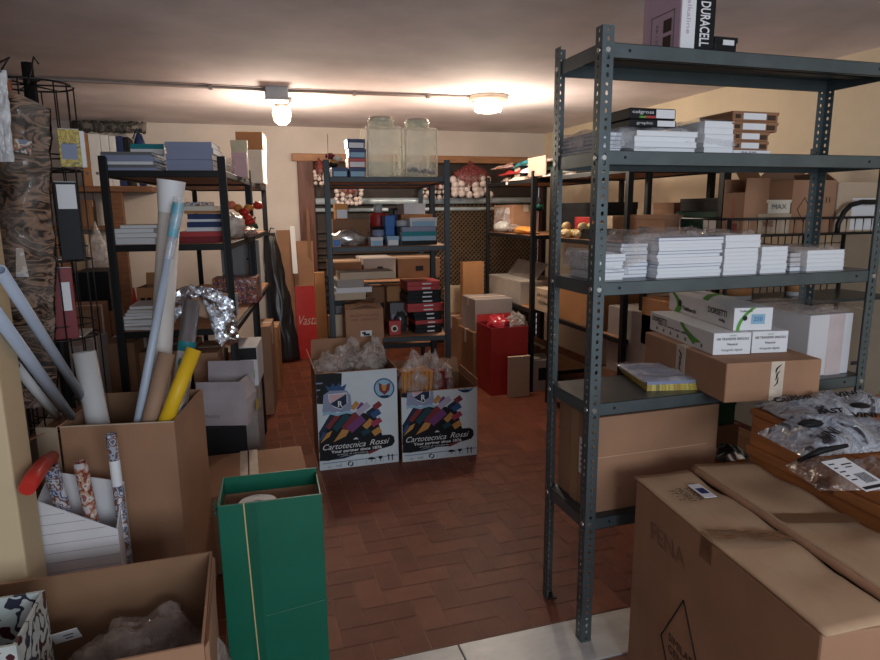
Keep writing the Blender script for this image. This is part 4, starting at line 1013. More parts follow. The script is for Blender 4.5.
# carton behind the green box
carton('closed brown carton with pale tape seams on the floor behind the green wrapped box', (-.288, 2.60, 0), .495, .48, .352, cardb, R(0), tp=False)
cb = [o for o in C.objects if o.get('label', '').startswith('closed brown carton with pale')][0]
mb = MB(); mb.box(.24, .246, 0, .48, .3515, .353, 0); mb.build('seam', inkb, cb)
mb = MB(); mb.box(.205, .239, -.001, .49, .3518, .3528); mb.box(.247, .285, -.001, .49, .3518, .3528); mb.box(.205, .239, -.001, 0, .31, .352); mb.build('tape', tapec, cb)
# big open carton with tubes
BW, BD, BH = .36, .395, .815
BR = R(-10); BO = Vector((-.617, 2.262, 0))
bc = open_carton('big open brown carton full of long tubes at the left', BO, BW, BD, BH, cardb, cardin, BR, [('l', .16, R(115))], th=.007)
MB().box(.0, .36, -.0008, 0, BH-.003, BH+.001).build('cut_edge', cardp, bc)
MB().hexa([(-.085, .02, BH-.22), (-.005, -.012, BH-.22), (-.005, -.006, BH-.22), (-.085, .026, BH-.22), (-.085, .02, BH-.005), (-.005, -.012, BH), (-.005, -.006, BH), (-.085, .026, BH-.005)]).build('folded_flap', cardp, bc)
def tube(label, a, b, r, m, hollow=.75, n=16, name='paper_tube', cat='tube', group=None, extra=()):
    t = thing(name, label, cat, a)
    MB().tube([(0, 0, 0), Vector(b)-Vector(a)], r, n=n, hollow=hollow).build('tube', m, t)
    v = (Vector(b)-Vector(a))
    for (f0, f1, m2, nm) in extra: MB().tube([v*f0, v*f1], r*1.02, n=n, cap=False).build(nm, m2, t)
    return t
def inbox(top, Yt, rim, Yr, r):              # foot (inside the carton) and top of a tube sighted at its top and at the carton's rim
    A = PY(*top, Yt); B = PY(*rim, Yr); dv = B-A; k = (A.z-.012)/-dv.z
    def ok(p):
        q = p-BO; u = q.x*math.cos(BR)+q.y*math.sin(BR); v = -q.x*math.sin(BR)+q.y*math.cos(BR)
        return r+.008 <= u <= BW-r-.008 and r+.008 <= v <= BD-r-.008
    while k > 1.02 and not ok(A+dv*k): k -= .01
    return A+dv*k, A
F, A = inbox((171, 184), 2.46, (158, 410), 2.46, .038); t = tube('tallest fat white paper tube with torn rim, standing in the big open carton', F, A, .037, mat('fat_tube', (.62, .57, .53), .5, var=.06), .85, 20)
d = (A-F).normalized(); v = A-F
MB().tube([v-d*.10, v+d*.012], [.0375, .048], n=18, cap=False).build('paper_rim', white, t)
F, A = inbox((177, 212), 2.36, (139, 416), 2.30, .0135); t = tube('long thin blue-grey tube in front of the tallest white tube', F, A, .0145, tubeb, .7)
v = A-F; d = v.normalized()
MB().tube([v-d*.16, v+d*.05], [.016, .022], n=12, cap=False).build('clear_sleeve', filmc, t)
MB().tube([v-d*.085, v+d*.03], [.0175, .019], n=12, cap=False).build('blue_label', mat('cyan_label', (.03, .38, .52), .5), t)
F, A = inbox((84, 352), 2.44, (95, 408), 2.42, .037); tube('short fat white tube leaning in the left of the big open carton', F, A, .038, tubew, .72, 20)
F, A = inbox((167, 353), 2.33, (151, 416), 2.28, .027); tube('brown cardboard tube leaning beside the yellow tube in the big open carton', F, A, .028, tubec, .7, 18)
F, A = inbox((194, 349), 2.30, (167, 418), 2.255, .025); tube('yellow plastic tube leaning at the right of the big open carton', F, A, .0255, yellow, .72, 18)
F, A = inbox((192, 300), 2.50, (180, 400), 2.44, .037); t = tube('silver foil roll with a white and teal label in the big open carton', F, A, .030, silver, .5, 20)
v = A-F; d = v.normalized()
MB().tube([v-d*.30, v-d*.16], .0304, n=20, cap=False).build('label', whitec, t); MB().tube([v-d*.19, v-d*.155], .0308, n=20, cap=False).build('teal_band', teal, t)
MB().blob(v-d*.23+Vector((-.010, -.026, 0)), (.010, .006, .02), 2, .1).build('label_print', teal, t)
for i, (pa, ya, pb, yb, r, m_, lab) in enumerate((((0, 270), 1.72, (82, 397), 2.42, .0145, tubeb, 'upper of the blue-grey pipes leaning out of the big carton to the left'),
        ((-6, 311), 1.74, (70, 416), 2.34, .0165, tubeb, 'middle of the blue-grey pipes leaning out of the big carton to the left'),
        ((16, 366), 2.02, (57, 417), 2.34, .014, tubew, 'lower of the blue-grey pipes leaning out of the big carton to the left'))):
    F, A = inbox(pa, ya, pb, yb, r); tube(lab, F, A, r, m_, .75, 12, 'plastic_pipe', 'pipe')
# small white carton with gift wrap rolls, cut on the slant
wl = base_y(37, 2.0, .48); wr = base_y(119, 1.985, .48)
wx0, wx1, wyf = PY(40, 530, 1.97).x, PY(119, 540, 1.97).x, 1.97
hl, hr_ = PY(38, 502, 1.97).z, PY(118, 529, 1.97).z; hb_ = PY(100, 488, 2.10).z
t = thing('white_slanted_carton', 'white ribbed carton with a slanted rim holding printed gift wrap rolls, by the plaster jamb', 'box', (wx0, wyf, 0))
ww, wd_ = wx1-wx0, .16; mb = MB(); th = .005
def sw(p0, p1, q0, q1, h0, h1): mb.hexa([(*p0, 0), (*p1, 0), (*q1, 0), (*q0, 0), (*p0, h0), (*p1, h1), (*q1, h1), (*q0, h0)])
sw((0, 0), (ww, 0), (th, th), (ww-th, th), hl, hr_); sw((ww, 0), (ww, wd_), (ww-th, th), (ww-th, wd_-th), hr_, hb_); sw((ww, wd_), (0, wd_), (ww-th, wd_-th), (th, wd_-th), hb_, hl+.03); sw((0, wd_), (0, 0), (th, wd_-th), (th, th), hl+.03, hl)
mb.box(th, ww-th, th, wd_-th, 0, .005); mb.build('body', whitec, t)
mb = MB()
for k in range(12):
    z = hr_-.02-.03*k; mb.box(.002, ww-.002, -.0007, 0, z, z+.0015)
for k in range(3): z = hr_+.012+.03*k; mb.box(.002, ww*(1-(z-hr_)/(hl-hr_))-.01, -.0007, 0, z, z+.0015)
mb.build('rib', cardg, t)
zb = .006
A = PY(50, 466, 2.02); t = tube('gift wrap roll with grey-blue print, left in the white slanted carton', (A.x+.10, 2.035, zb), A, .021, comic, .72, 16, 'gift_wrap_roll', 'roll')
A = PY(80, 462, 2.04); t = tube('gift wrap roll with red-orange print, middle in the white slanted carton', (A.x+.05, 2.055, zb), A, .019, comicr, .72, 16, 'gift_wrap_roll', 'roll')
A = PY(111, 434, 2.05); t = tube('tall gift wrap roll with a barcode label, right in the white slanted carton', (A.x+.01, 2.06, zb), A, .0155, comic, .6, 16, 'gift_wrap_roll', 'roll', extra=((.80, .90, white, 'label'),))
v = A-Vector((A.x+.01, 2.06, zb)); mb = MB()
for k in range(5): mb.box(v.x*.83-.008+.0035*k, v.x*.83-.006+.0035*k, -.0195, -.0165, v.z*.81, v.z*.835)
mb.build('barcode', ink, t)
# red plastic carry handle
pts = [PY(27, 489, 1.72), PY(33, 478, 1.77), PY(42, 466, 1.90), PY(53, 456, 2.06)]
o0 = pts[0].copy(); t = thing('red_plastic_handle', 'red ribbed plastic handle standing against the jamb above the white slanted carton', 'handle', o0)
mb = MB(); mb.tube([p-o0 for p in pts], [.019, .022, .021, .017], n=14); mb.build('grip', plred, t)
mb = MB()
for k in range(6): p = pts[1].lerp(pts[3], k/5)-o0; mb.blob(p+Vector((.004, -.018, .008)), (.008, .008, .008), k, .05, 2, 10, 8)
mb.build('grip_knob', plred, t)
p3 = pts[3]; MB().tube([p3-o0, Vector((p3.x+.02, 2.075, .01))-o0], .010, n=10).build('shaft', plred, t)
# open carton bottom left
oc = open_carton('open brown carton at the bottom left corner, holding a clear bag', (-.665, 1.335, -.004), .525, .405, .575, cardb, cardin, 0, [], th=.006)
MB().box(.517, .5195, .02, .08, .40, .56).build('tape', tapec, oc)
MB().hexa([(.526, .0, .36), (.531, .0, .36), (.531, .22, .36), (.526, .22, .36), (.526, .0, .566), (.535, .01, .575), (.535, .36, .575), (.526, .38, .574)]).build('flap', cardb, oc)
t = thing('clear_bag', 'crumpled clear plastic bag with a white tag inside the bottom left carton', 'bag', (-.33, 1.58, .003))
mb = MB(); mb.blob((.02, .01, .25), (.19, .145, .25), 61, .2, 2.2, 40, 28, floor=.004); mb.build('bag', film('dark_bag', (.42, .34, .30), .5, .1, 1.0, 14), t)
MB().blob((.02, .01, .19), (.13, .10, .18), 63, .12, 2, 20, 14, floor=.003).build('contents', mat('bag_goods', (.17, .10, .07), .6), t)
a = PY(66, 636, 1.60); LMx = Matrix.Translation(a-Vector((-.33, 1.58, .003))) @ Matrix.Rotation(R(-8), 4, 'Y') @ Matrix.Rotation(R(25), 4, 'X')
mb = MB(); mb.box(-.03, .03, -.001, .001, -.02, .02, mx=LMx); mb.build('tag', white, t)
mb = MB(); mb.box(-.005, .018, -.0018, -.0012, .002, .007, mx=LMx); mb.box(-.003, .014, -.0018, -.0012, -.010, -.005, mx=LMx); mb.build('tag_print', inkg, t)
# splash printed gift box
c_ = PZ(45, 591, .64); t = open_carton('open gift box with black and white splash print in the bottom left corner', (-.655, 1.345, .003), c_.x+.655, c_.y-1.345, .64, marbled, marbled, 0, [], th=.007)
MB().box(.002, c_.x+.653, -.0006, 0, .60, .637).build('rim_band', marbled, t)

# ------------------------------------------------------------------ boxes beside and under the left racks
bx('black and white printed box under the open grey carton', 203, 252, 426, 3.11, 0, .16, black, name='printed_box', tp=False, sticker=[(.0, 1, 0, .70, whitec)], words=[('C-Tone', .42, .60, .55, .14, ink)])
q = base_y(200, 3.14, 0)
hcan = PY(228, 426, 3.11).z+.002
a = base_y(200, 3.10, hcan); b = base_y(236, 3.15, hcan); hg = PY(218, 382, 3.15).z-hcan
t = open_carton('open grey-lilac carton with raised flaps behind the big open carton', (a.x-.01, 3.15, hcan), .24, .17, hg*.62, mat('lilac_carton', (.40, .35, .37), .8), cardp, R(-16), [('f', hg*.42, R(4)), ('r', .09, R(-22)), ('b', .15, R(5))])
mb = MB(); mb.blob((.252, .14, hg*.30), (.001, .03, .03), 1, .1); mb.build('yellow_mark', yellowp, t)
text('FRAGILE', .02, (-.0+.07, -.002, hg*.22), FRONT, inkg, t)
q1 = base_y(231, 3.62, 0)
bx('grey box with green word and black slots under the left rack', 233, 259, 347, 3.62, PY(246, 392, 3.50).z+.002, .3, whitec, R(-7), tp=False, sticker=[(0.02, .98, .68, .98, ink)], words=[('fabrid', .5, .3, .75, .32, green)])
bx('grey box on the floor under the box with the green word', 231, 262, 392, 3.50, 0, .3, cardg, R(-7))
bx('brown carton on the floor beside the left racks, nearer of two', 262, 275, 326, 4.75, 0, .35, cardb, R(-7))
bx('brown carton on the floor beside the left racks, farther of two', 272, 281, 327, 5.4, 0, .30, cardo, R(-7))
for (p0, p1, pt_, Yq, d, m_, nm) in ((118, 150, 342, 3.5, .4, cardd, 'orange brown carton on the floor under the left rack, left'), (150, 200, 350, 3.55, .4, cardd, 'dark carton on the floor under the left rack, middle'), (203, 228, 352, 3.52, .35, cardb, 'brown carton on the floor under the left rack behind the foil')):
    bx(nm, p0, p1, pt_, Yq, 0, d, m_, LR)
bx('wide brown carton on the floor between the wire stand and the left rack', 70, 112, 310, 3.9, 0, .4, cardb)
# garment bag and flat cardboard leaning on the back wall
t = thing('garment_bag', 'long black garment bag leaning behind the left racks', 'bag', (base_y(283, 6.46, 0).x+.05, 6.46, 0))
mb = MB(); P0 = PY(269, 233, 6.62)-t.location; P0.z += 0
mb.grid(lambda u, v: Vector((P0.x*v+(u-.5)*(.25-.14*v**2)+.015*noise.noise(Vector((u*3, v*9, 1))), P0.y*v-.05*math.sin(PI*u)*(1-.3*v)+.02*noise.noise(Vector((u*8, v*5, 4))), .02+(P0.z-.02)*v)), 14, 30)
mb.build('bag', mat('garment_black', (.015, .014, .016), .28, var=.3, scale=14), t, solid=.012)
MB().tube([(P0.x, P0.y, P0.z), (P0.x+.02, P0.y, P0.z+.05), (P0.x+.05, P0.y, P0.z+.04)], .006, n=6).build('hook', blackm, t)
def lean(label, pxl, pxr, pyt, Yb, Yt, m, th=.03, zb=0, name='cardboard_sheet', cat='cardboard', extra=None, topcut=0):
    a = base_y(pxl, Yb, zb); b = base_y(pxr, Yb, zb); zt_ = PY((pxl+pxr)/2, pyt, Yt).z
    t = thing(name, label, cat, (a.x, Yb, zb)); wq = b.x-a.x
    mb = MB(); mb.hexa([(0, 0, 0), (wq, 0, 0), (wq, th, 0), (0, th, 0), (0, Yt-Yb, zt_-zb), (wq, Yt-Yb, zt_-zb-topcut), (wq, Yt-Yb+th, zt_-zb-topcut), (0, Yt-Yb+th, zt_-zb)]); mb.build('sheet', m, t, bevel=.003)
    return t, wq, zt_-zb, (Yt-Yb)
lean('tall plain cardboard sheet leaning against the back wall right of the garment bag', 284, 300, 230, 6.58, 6.66, cardb, .02)
t, wq, hh, dy = lean('tall cardboard box with a red lower half and pale script, leaning at the back wall', 299, 319, 241, 6.52, 6.60, cardb, .06, name='tall_box', cat='box')
k = dy/hh; rh = PY(309, 286, 6.55).z
mb = MB(); mb.hexa([(-.002, -.0025, .003), (wq+.002, -.0025, .003), (wq+.002, .06, .003), (-.002, .06, .003), (-.002, -.0025+k*rh, rh), (wq+.002, -.0025+k*rh, rh), (wq+.002, .06+k*rh, rh), (-.002, .06+k*rh, rh)]); mb.build('red_half', red, t)
text('Vasta', .14, (wq*.5, k*.40-.006, .40), (PI/2-math.atan(k), 0, 0), mat('pale_script', (.6, .42, .38), .6), t, width=wq*.9, shear=.4)
mb = MB(); mb.hexa([(wq*.72, -.004+k*1.05, 1.05), (wq*.9, -.004+k*1.0, 1.0), (wq*.9, -.002+k*1.0, 1.0), (wq*.72, -.002+k*1.05, 1.05), (wq*.76, -.004+k*1.55, 1.55), (wq*.9, -.004+k*1.5, 1.5), (wq*.9, -.002+k*1.5, 1.5), (wq*.76, -.002+k*1.55, 1.55)]); mb.build('cut_out', cardd, t)
t, wq, hh, dy = lean('narrow white and teal picture board leaning in front of the red half box', 293, 298, 226, 6.40, 6.52, white, .012, .9, 'picture_board', 'board')
lean('flat cardboard strip standing left of the centre rack', 321, 331, 272, 5.2, 5.3, cardo, .05)

# ------------------------------------------------------------------ left rack, top board
Z = LZ[0]
def lstack(n, what, where, px0, px1, pyt, Y, zb, d, covers, rz=LR, **k):
    a, wd, h = place(px0, px1, pyt, Y, zb); stack(n, what, where, (a.x, Y, zb), wd, d, h, covers, rz, **k); return a, wd, h
lstack(6, 'dark grey magazine', 'fanned stack at left front of left rack top', 104, 156, 152, 3.42, Z, .26, [bluegrey, inkg, white, bluegrey], name='magazine', cat='magazine', jit=.012)
lstack(5, 'blue-grey folder', 'thick stack at middle front of left rack top', 168, 215, 142, 3.42, Z, .28, [bluegrey], name='folder', cat='folder', jit=.008)
lstack(6, 'white and teal booklet', 'stack behind magazines on left rack top', 133, 167, 144, 3.75, Z, .22, [white, teal, white, lblue], name='booklet', cat='booklet', jit=.008)
a, wd, h = place(110, 150, 160, 3.75, Z)
crinkle('heap of clear packets at the right front of the left rack top', (base_y(214, 3.6, Z).x+.03, 3.72, Z), (.075, .10, .05), filmw, 71, amp=.4)
crinkle('folded pale cloth bag at the left corner of the left rack top', (base_y(108, 3.75, Z).x, 3.85, Z), (.05, .09, .045), mixprint, 72, 'bag', 'cloth_bag')
a, wd, h = place(233, 249, 140, 4.1, Z)
carton('pale yellow pad standing on the right of the left rack top', (a.x, 4.12, Z), wd, .03, h, mat('yellow_pad', (.60, .55, .38), .7), LR, tp=False, lid=.2, name='pad', cat='pad')
a, wd, h = place(233, 248, 152, 3.9, Z)
carton('pink pad standing in front of the pale yellow pad on the left rack top', (a.x, 3.95, Z), wd, .03, h, pink, LR, tp=False, lid=.2, name='pad', cat='pad')
a, wd, h = place(243, 268, 150, 4.75, Z)
carton('white box under the brown box at the far right of the left rack top', (a.x-.03, 4.75, Z), wd, .3, h, cream, LR, tp=False, lid=.25)
hq = PY(252, 132, 4.75).z-Z-h
carton('brown box on the white box at the far right of the left rack top', (a.x-.03, 4.75, Z+h+.001), wd+.01, .3, max(hq, .08), cardo, LR)
crinkle('clump of clear bags between the pads and the white box on the left rack top', (base_y(222, 4.3, Z).x+.02, 4.45, Z), (.09, .12, .07), filmc, 74, amp=.4)

# second board
Z = LZ[1]
for i, (p0, p1, hh, m_, nm) in enumerate(((110, 158, .03, paper, 'white'), (112, 160, .022, cream, 'cream'), (114, 155, .02, paper, 'white'), (120, 158, .016, cream, 'cream'))):
    a = base_y(p0, 3.46, Z); b = base_y(p1, 3.46, Z)
    book('%s paper wad, %s of loose heap at left, second board of left rack' % (nm, ['bottom', 'second', 'third', 'topmost'][i]), (a.x, 3.44+.02*i, Z+[0, .031, .054, .075][i]), b.x-a.x, .26, hh, m_, LR+R(4*i-5), 'paper_wad', 'paper')
hs = [(177, 224, .028, redd, 'dark red'), (178, 223, .026, red, 'red'), (186, 224, .02, white, 'white'), (187, 224, .026, navy, 'navy'), (188, 224, .012, white, 'thin white'), (187, 223, .026, navy, 'second navy'), (184, 222, .014, cardo, 'brown'), (176, 216, .022, cream, 'cream'), (180, 208, .02, mixprint, 'printed')]
zz = Z
for i, (p0, p1, hh, m_, nm) in enumerate(hs):
    a = base_y(p0, 3.44, zz); b = base_y(p1, 3.44, zz)
    book('%s book in middle pile on second board of left rack' % nm, (a.x, 3.45+.012*(i % 3), zz), b.x-a.x, .20, hh, m_, LR, 'book', 'book'); zz += hh+.001
crinkle('clear bag of pale goods on the second board right of the book pile', (base_y(232, 3.8, Z).x, 3.9, Z), (.075, .13, .075), mat('pale_goods', (.55, .47, .42), .35, var=.3, scale=30), 81, 'bag', 'bag_of_goods', .3)
t = thing('bunch_of_flowers', 'bunch of orange-red artificial flowers on the second board of the left racks', 'flowers', (base_y(247, 4.3, Z).x, 4.30, Z))
rr = random.Random(5)
for k in range(9):
    p = (rr.uniform(-.09, .09), rr.uniform(-.08, .06), rr.uniform(.09, .20)); MB().blob(p, (.032, .032, .026), k, .3, 4, 12, 8).build('flower', [orange, plred, mat('coral', (.65, .16, .09), .6) if k == 2 else plred][k % 3], t)
mb = MB()
for k in range(7): a0 = k*.9; mb.tube([(0, 0, .003), (.06*math.cos(a0), .05*math.sin(a0), .12)], .005, n=5)
mb.blob((.02, -.05, .06), (.05, .03, .035), 3, .4); mb.build('leaves', dgreen, t)
crinkle('red and white packet heap on the second board under the flowers', (base_y(246, 4.0, Z).x, 4.08, Z), (.07, .16, .035), comicr, 82, amp=.3)

# third board
Z = LZ[2]
for i in range(7):
    a = base_y(117+i*2, 3.44, Z); b = base_y(160-i, 3.44, Z)
    book('%s paper bag, %s of the white heap on the third board of the left rack' % (['white', 'cream'][i % 2], ['bottom', 'second', 'third', 'fourth', 'fifth', 'sixth', 'topmost'][i]), (a.x, 3.43+.012*i, Z+.015*i), b.x-a.x, .24, .014, [paper, cream][i % 2], LR+R(5*((i*3) % 5)-10), 'paper_bag', 'paper')
a, wd, h = place(139, 168, 276, 3.85, Z)
t = open_carton('open brown box with square holes at back of third left rack board', (a.x, 3.85, Z), wd, .2, h*.72, cardo, cardin, LR, [('b', h*.3, R(8))])
mb = MB()
for r_ in range(2):
    for c in range(3): mb.box(wd*(.12+.22*c), wd*(.12+.22*c+.15), -.001, 0, h*(.10+.22*r_), h*(.10+.22*r_+.15))
mb.build('square_hole', ink, t)
t = thing('red_cone', 'small red cone left of the brown box with square holes', 'cone', (base_y(137, 3.8, Z).x, 3.78, Z)); MB().lathe([(.035, 0), (.034, .006), (.022, .01), (.004, .17), (.001, .172)]).build('cone', plred, t); MB().box(-.038, .038, -.038, .038, 0, .005).build('foot', plred, t)
a, wd, h = place(214, 258, 276, 4.15, Z)
carton('colourful purple and orange printed box on the third board of the left racks', (a.x, 4.2, Z), wd, .2, h*.9, warmprint, LR, tp=False, lid=.2)
for i, (p0, p1, y0, hh, nm) in enumerate(((236, 246, 3.62, .12, 'pale blue upright box at the edge of the third board'), (238, 256, 3.75, .055, 'lower white box at the edge of the third board'), (242, 254, 3.77, .05, 'upper white box at the edge of the third board'))):
    a = base_y(p0, y0, Z); b = base_y(p1, y0, Z); carton(nm+' of the left racks', (min(a.x, -.07-(b.x-a.x)), y0, Z if i < 2 else Z+.057), b.x-a.x, .12, hh, lblue if i == 0 else whitec, LR, tp=False, lid=.3)
t = thing('perspex_sheet', 'grey clear plastic sheet with screw holes leaning at the side of the left racks', 'sheet', (.005, 4.14, .95), R(-7))
mb = MB(); mb.box(.0, .25, .0, .004, .0, .385); mb.build('sheet', mat('grey_sheet', (.24, .23, .23), .15, var=.1), t)
mb = MB()
for x in (.05, .17): mb.tube([(x, -.001, .26), (x, .0, .26)], .008, n=8)
mb.build('screw', ink, t)
pq = base_y(224, 4.48, LZ[2]); t.location = (pq.x, 4.50, LZ[2]+.0005)
# foil and kraft paper hanging over the third board
F0 = PY(205, 320, 2.95)
t = thing('foil_sheet', 'crumpled silver foil sheet hanging over the silver roll', 'foil', (0, 0, 0))
kA, kB = PY(180, 300, 2.62), PY(236, 345, 2.62)
mb = MB()
def ff(u, v):
    st = min(1, max(0, (u-.38)/.34)); st = st*st*(3-2*st); px = 174+60*u+5*v*u; py = 289-5*math.sin(PI*u)+12*u*u+(11+24*math.exp(-(u/.17)**2)+46*st-14*max(0, u-.8)/.2)*v
    p = PY(px, py, 2.545); n1 = 1-abs(noise.noise(p*14))*2.2; n2 = noise.noise(p*40)
    return p+Vector((.004*n2, -.03*n1+.05*u*v+.02*n2, .008*n1))
mb.grid(ff, 44, 40, smooth=False); mb.build('sheet', foil, t)
mb = MB()
def kf(u, v):
    p = PY(190+38*u, 284+10*u+30*v, 2.585); return p+Vector((0, -.03*noise.noise(p*9), 0))
mb.grid(kf, 14, 12); mb.build('kraft_paper', mat('kraft', (.30, .18, .11), .7), t, solid=.002)

# ------------------------------------------------------------------ far left: wire stand, camouflage blanket, wooden shelf
sy_ = 2.72; sp_ = base_y(66, sy_, .7); sx_ = PY(33, 70, sy_).x
sx_ = (sx_+sp_.x)/2
t = thing('wire_display_stand', 'black revolving wire display stand at the left edge', 'display stand', (sx_, sy_, 0))
zt_ = PY(33, 63, sy_).z
MB().tube([(0, 0, .03), (0, 0, zt_)], .019, n=12).build('pole', blackm, t)
MB().lathe([(.17, 0), (.17, .02), (.03, .03)]).build('base', blackm, t)
for zi in (zt_-.075, 1.66, 1.33, 1.04, .70):
    mb = MB(); r = .138
    mb.tube([(r*math.cos(k*PI/14), r*math.sin(k*PI/14), zi) for k in range(29)], .0035, n=6)
    for k in range(6): a0 = k*PI/3; mb.tube([(0, 0, zi), (r*math.cos(a0), r*math.sin(a0), zi)], .003, n=5)
    o = mb.build('ring', wirem, t)
    if zi < zt_-.1:
        mb = MB(); r2 = .125
        mb.tube([(r2*math.cos(k*PI/14), r2*math.sin(k*PI/14), zi+.05) for k in range(29)], .003, n=6); mb.build('rail', wirem, o)
mb = MB()
for k in range(16):
    a0 = k*PI/8; r = .138
    mb.tube([(r*math.cos(a0), r*math.sin(a0), zt_-.075), (r*math.cos(a0), r*math.sin(a0), .66)], .0026, n=5)
mb.build('upright_wires', wirem, t)
def leaf(label, px0, px1, pyt, Y, zb, m, th=.03, rz=0, tilt=0, **k):
    a, wd, h = place(px0, px1, pyt, Y, zb); return book(label, (a.x, Y, zb), wd, th, h, m, rz, k.get('name', 'booklet'), k.get('cat', 'booklet'))
sc_ = lambda lab, px0, px1, pyt, zb, m, rz=0, th=.018, dy=-.13: None
def standing(label, px0, px1, pyt, Y, zb, m, rz=0, th=.016, words=None, plab=None):
    a, wd, h = place(px0, px1, pyt, Y, zb)
    t = thing('standing_booklet', label, 'booklet', (a.x, Y, zb), rz)
    MB().box(0, wd, 0, th, 0, h).build('cover', m, t, bevel=.002); MB().box(.002, wd-.001, .002, th-.002, h-.001, h+.0015).build('pages', paper, t)
    if plab: MB().box(wd*plab[0], wd*plab[1], -.001, 0, h*plab[2], h*plab[3]).build('label', plab[4], t)
    if words: text(words, h*.07, (wd*.5, -.0018, h*.62), FRONT, ink, t)
    return t
standing('yellow booklet with grey panel standing in the top tier of the wire stand', 61, 82, 129, 2.60, 1.665, yellowp, R(6), plab=(.12, .85, .2, .62, bluegrey), words='ENGLISH')
standing('white booklet behind the yellow one in the top tier of the wire stand', 63, 87, 131, 2.625, 1.665, white, R(6))
standing('dark booklet with a white label in the second tier of the wire stand', 62, 84, 182, 2.61, 1.335, black, R(8), plab=(.12, .95, .66, .97, white))
standing('red booklet with a white label in the lower tier of the wire stand', 55, 79, 268, 2.595, 1.045, redd, R(16), plab=(.45, .85, .4, .8, white))
standing('dark green booklet left of the red booklet in the lower tier of the wire stand', 49, 68, 272, 2.63, 1.045, teal, R(25))
standing('brown booklet between the red and green booklets of the wire stand', 52, 72, 271, 2.61, 1.045, cardo, R(20))
for i, (zz, nm) in enumerate(((1.33, 'second'), (1.04, 'third'), (.70, 'lowest'))):
    o = MB().box(-.095, .10, -.09, .09, 0, .004).build('paper_sheet', cream, loc=(sx_, sy_, zz+.0045)); tag(o, 'cream paper lining on the %s tier of the wire stand' % nm, 'paper')
# striped blanket in clear bag
t = thing('striped_blanket', 'tiger striped brown blanket in a clear bag hanging on the wire stand', 'blanket', (0, 0, 0))
Yb_ = 2.42
def camo(off):
    def fn(u, v):
        px = -6+63*u*(1-.12*(1-v)) ; py = 84+(24*u if v < .5 else 24*u*(1-v)*2)*(1-v)+322*v
        p = PY(px, py, Yb_); bul = .07*math.sin(PI*min(1, max(0, u)))*(.6+.4*math.sin(PI*v))
        nz = noise.noise(Vector((p.x*9, p.z*8, 1)))*.035+.014*math.sin(p.z*42+5*noise.noise(p*7))
        return p+Vector((0, -bul-nz-off, 0))
    return fn
mb = MB(); mb.grid(camo(0), 24, 60); mb.grid(lambda u, v: camo(0)(u, v)+Vector((0, .16*math.sin(PI*u)+.02, 0)), 10, 20); mb.build('blanket', tiger, t)
mb = MB(); mb.grid(camo(.012), 24, 50); mb.build('bag', film('blanket_bag', (.5, .45, .4), .95, .1, .8, 12), t)
mb = MB(); p = [PY(11, 138, Yb_-.11), PY(32, 141, Yb_-.11), PY(31, 155, Yb_-.11), PY(10, 150, Yb_-.11)]; mb.quad(p); mb.build('label', mixprint, t, solid=.002)
mb = MB(); p = [PY(16, 248, Yb_-.11), PY(23, 248, Yb_-.11), PY(29, 277, Yb_-.11), PY(16, 277, Yb_-.11)]; mb.quad(p); mb.build('tag', cooltex, t, solid=.002)
ptop = PY(28, 84, Yb_); MB().tube([ptop, Vector((ptop.x, 2.52, zt_-.02)), Vector((ptop.x+.01, 2.53, zt_-.04))], .003, n=6).build('hanger', wirem, t)
t = thing('clear_hanging_packet', 'clear wrapped white packet hanging at the far left edge in front of the striped blanket', 'packet', (0, 0, 0))
mb = MB(); mb.grid(lambda u, v: PY(-8+18*u-4*(1-v)+4*v, 70+92*v, 2.2)+Vector((0, .015*noise.noise(Vector((u*5, v*9, 2))), 0)), 10, 20); mb.build('packet', film('packet_film', (.75, .76, .8), .35, .12, .8, 20), t, solid=.004)
a0 = PY(0, 72, 2.2); MB().tube([a0, Vector((a0.x, 2.3, a0.z+.06)), Vector((sx_-.1, 2.54, zt_-.075))], .003, n=6).build('hanger', wirem, t)
# orange folder behind stand top
standing('orange folder at the top left behind the blanket', 0, 20, 79, 2.62, 1.665, mat('orange_folder', (.42, .12, .05), .6), 0, .03)

# brown wooden shelf on the back wall
wz = PY(85, 186, 6.35).z; wx0_ = PY(20, 186, 6.35).x; wx1_ = PY(152, 186, 6.35).x
t = thing('wooden_wall_shelf', 'brown wooden shelf on a timber post at the back left, carrying white binders', 'shelf', (wx0_, 6.33, 0))
sw_ = wx1_-wx0_
MB().box(0, sw_, 0, .36, wz-.05, wz).build('shelf_board', shelfw, t, bevel=.004)
z2 = PY(60, 345, 6.35).z
xa_ = PY(116, 200, 6.36).x-wx0_; xb_ = PY(126, 310, 6.36).x-wx0_
mb = MB(); mb.box(xa_-.05, xa_+.05, .03, .12, 0, wz-.05); mb.box(.02, .10, .03, .12, 0, wz-.05); mb.build('timber_post', shelfw, t, bevel=.004)
for zq in (wz-.35, wz-.85): MB().box(0, sw_*.66, .02, .35, zq-.03, zq).build('lower_board', shelfw, t)
for i, (p0, p1, pt_, m_, nm) in enumerate(((93, 104.5, 134, white, 'first white binder from the left'), (105, 113, 135, white, 'second white binder from the left'), (113.5, 120, 136, white, 'third white binder from the left'), (121, 127, 136, navy, 'narrow dark blue binder'), (127.5, 133, 137, black, 'black binder'), (85, 92.5, 134, cardo, 'brown binder'))):
    a, wd, h = place(p0, p1, pt_, 6.40, wz)
    t = thing('binder', '%s on the brown wooden shelf at the back left' % nm, 'binder', (a.x, 6.40, wz)); MB().box(0, wd, 0, .26, 0, h).build('cover', m_, t, bevel=.003); MB().box(.006, wd-.006, .01, .262, .004, h+.001).build('pages', paper, t); MB().tube([(wd/2, -.001, h*.25), (wd/2, .001, h*.25)], min(.014, wd*.25), n=10).build('finger_hole', inkg, t)
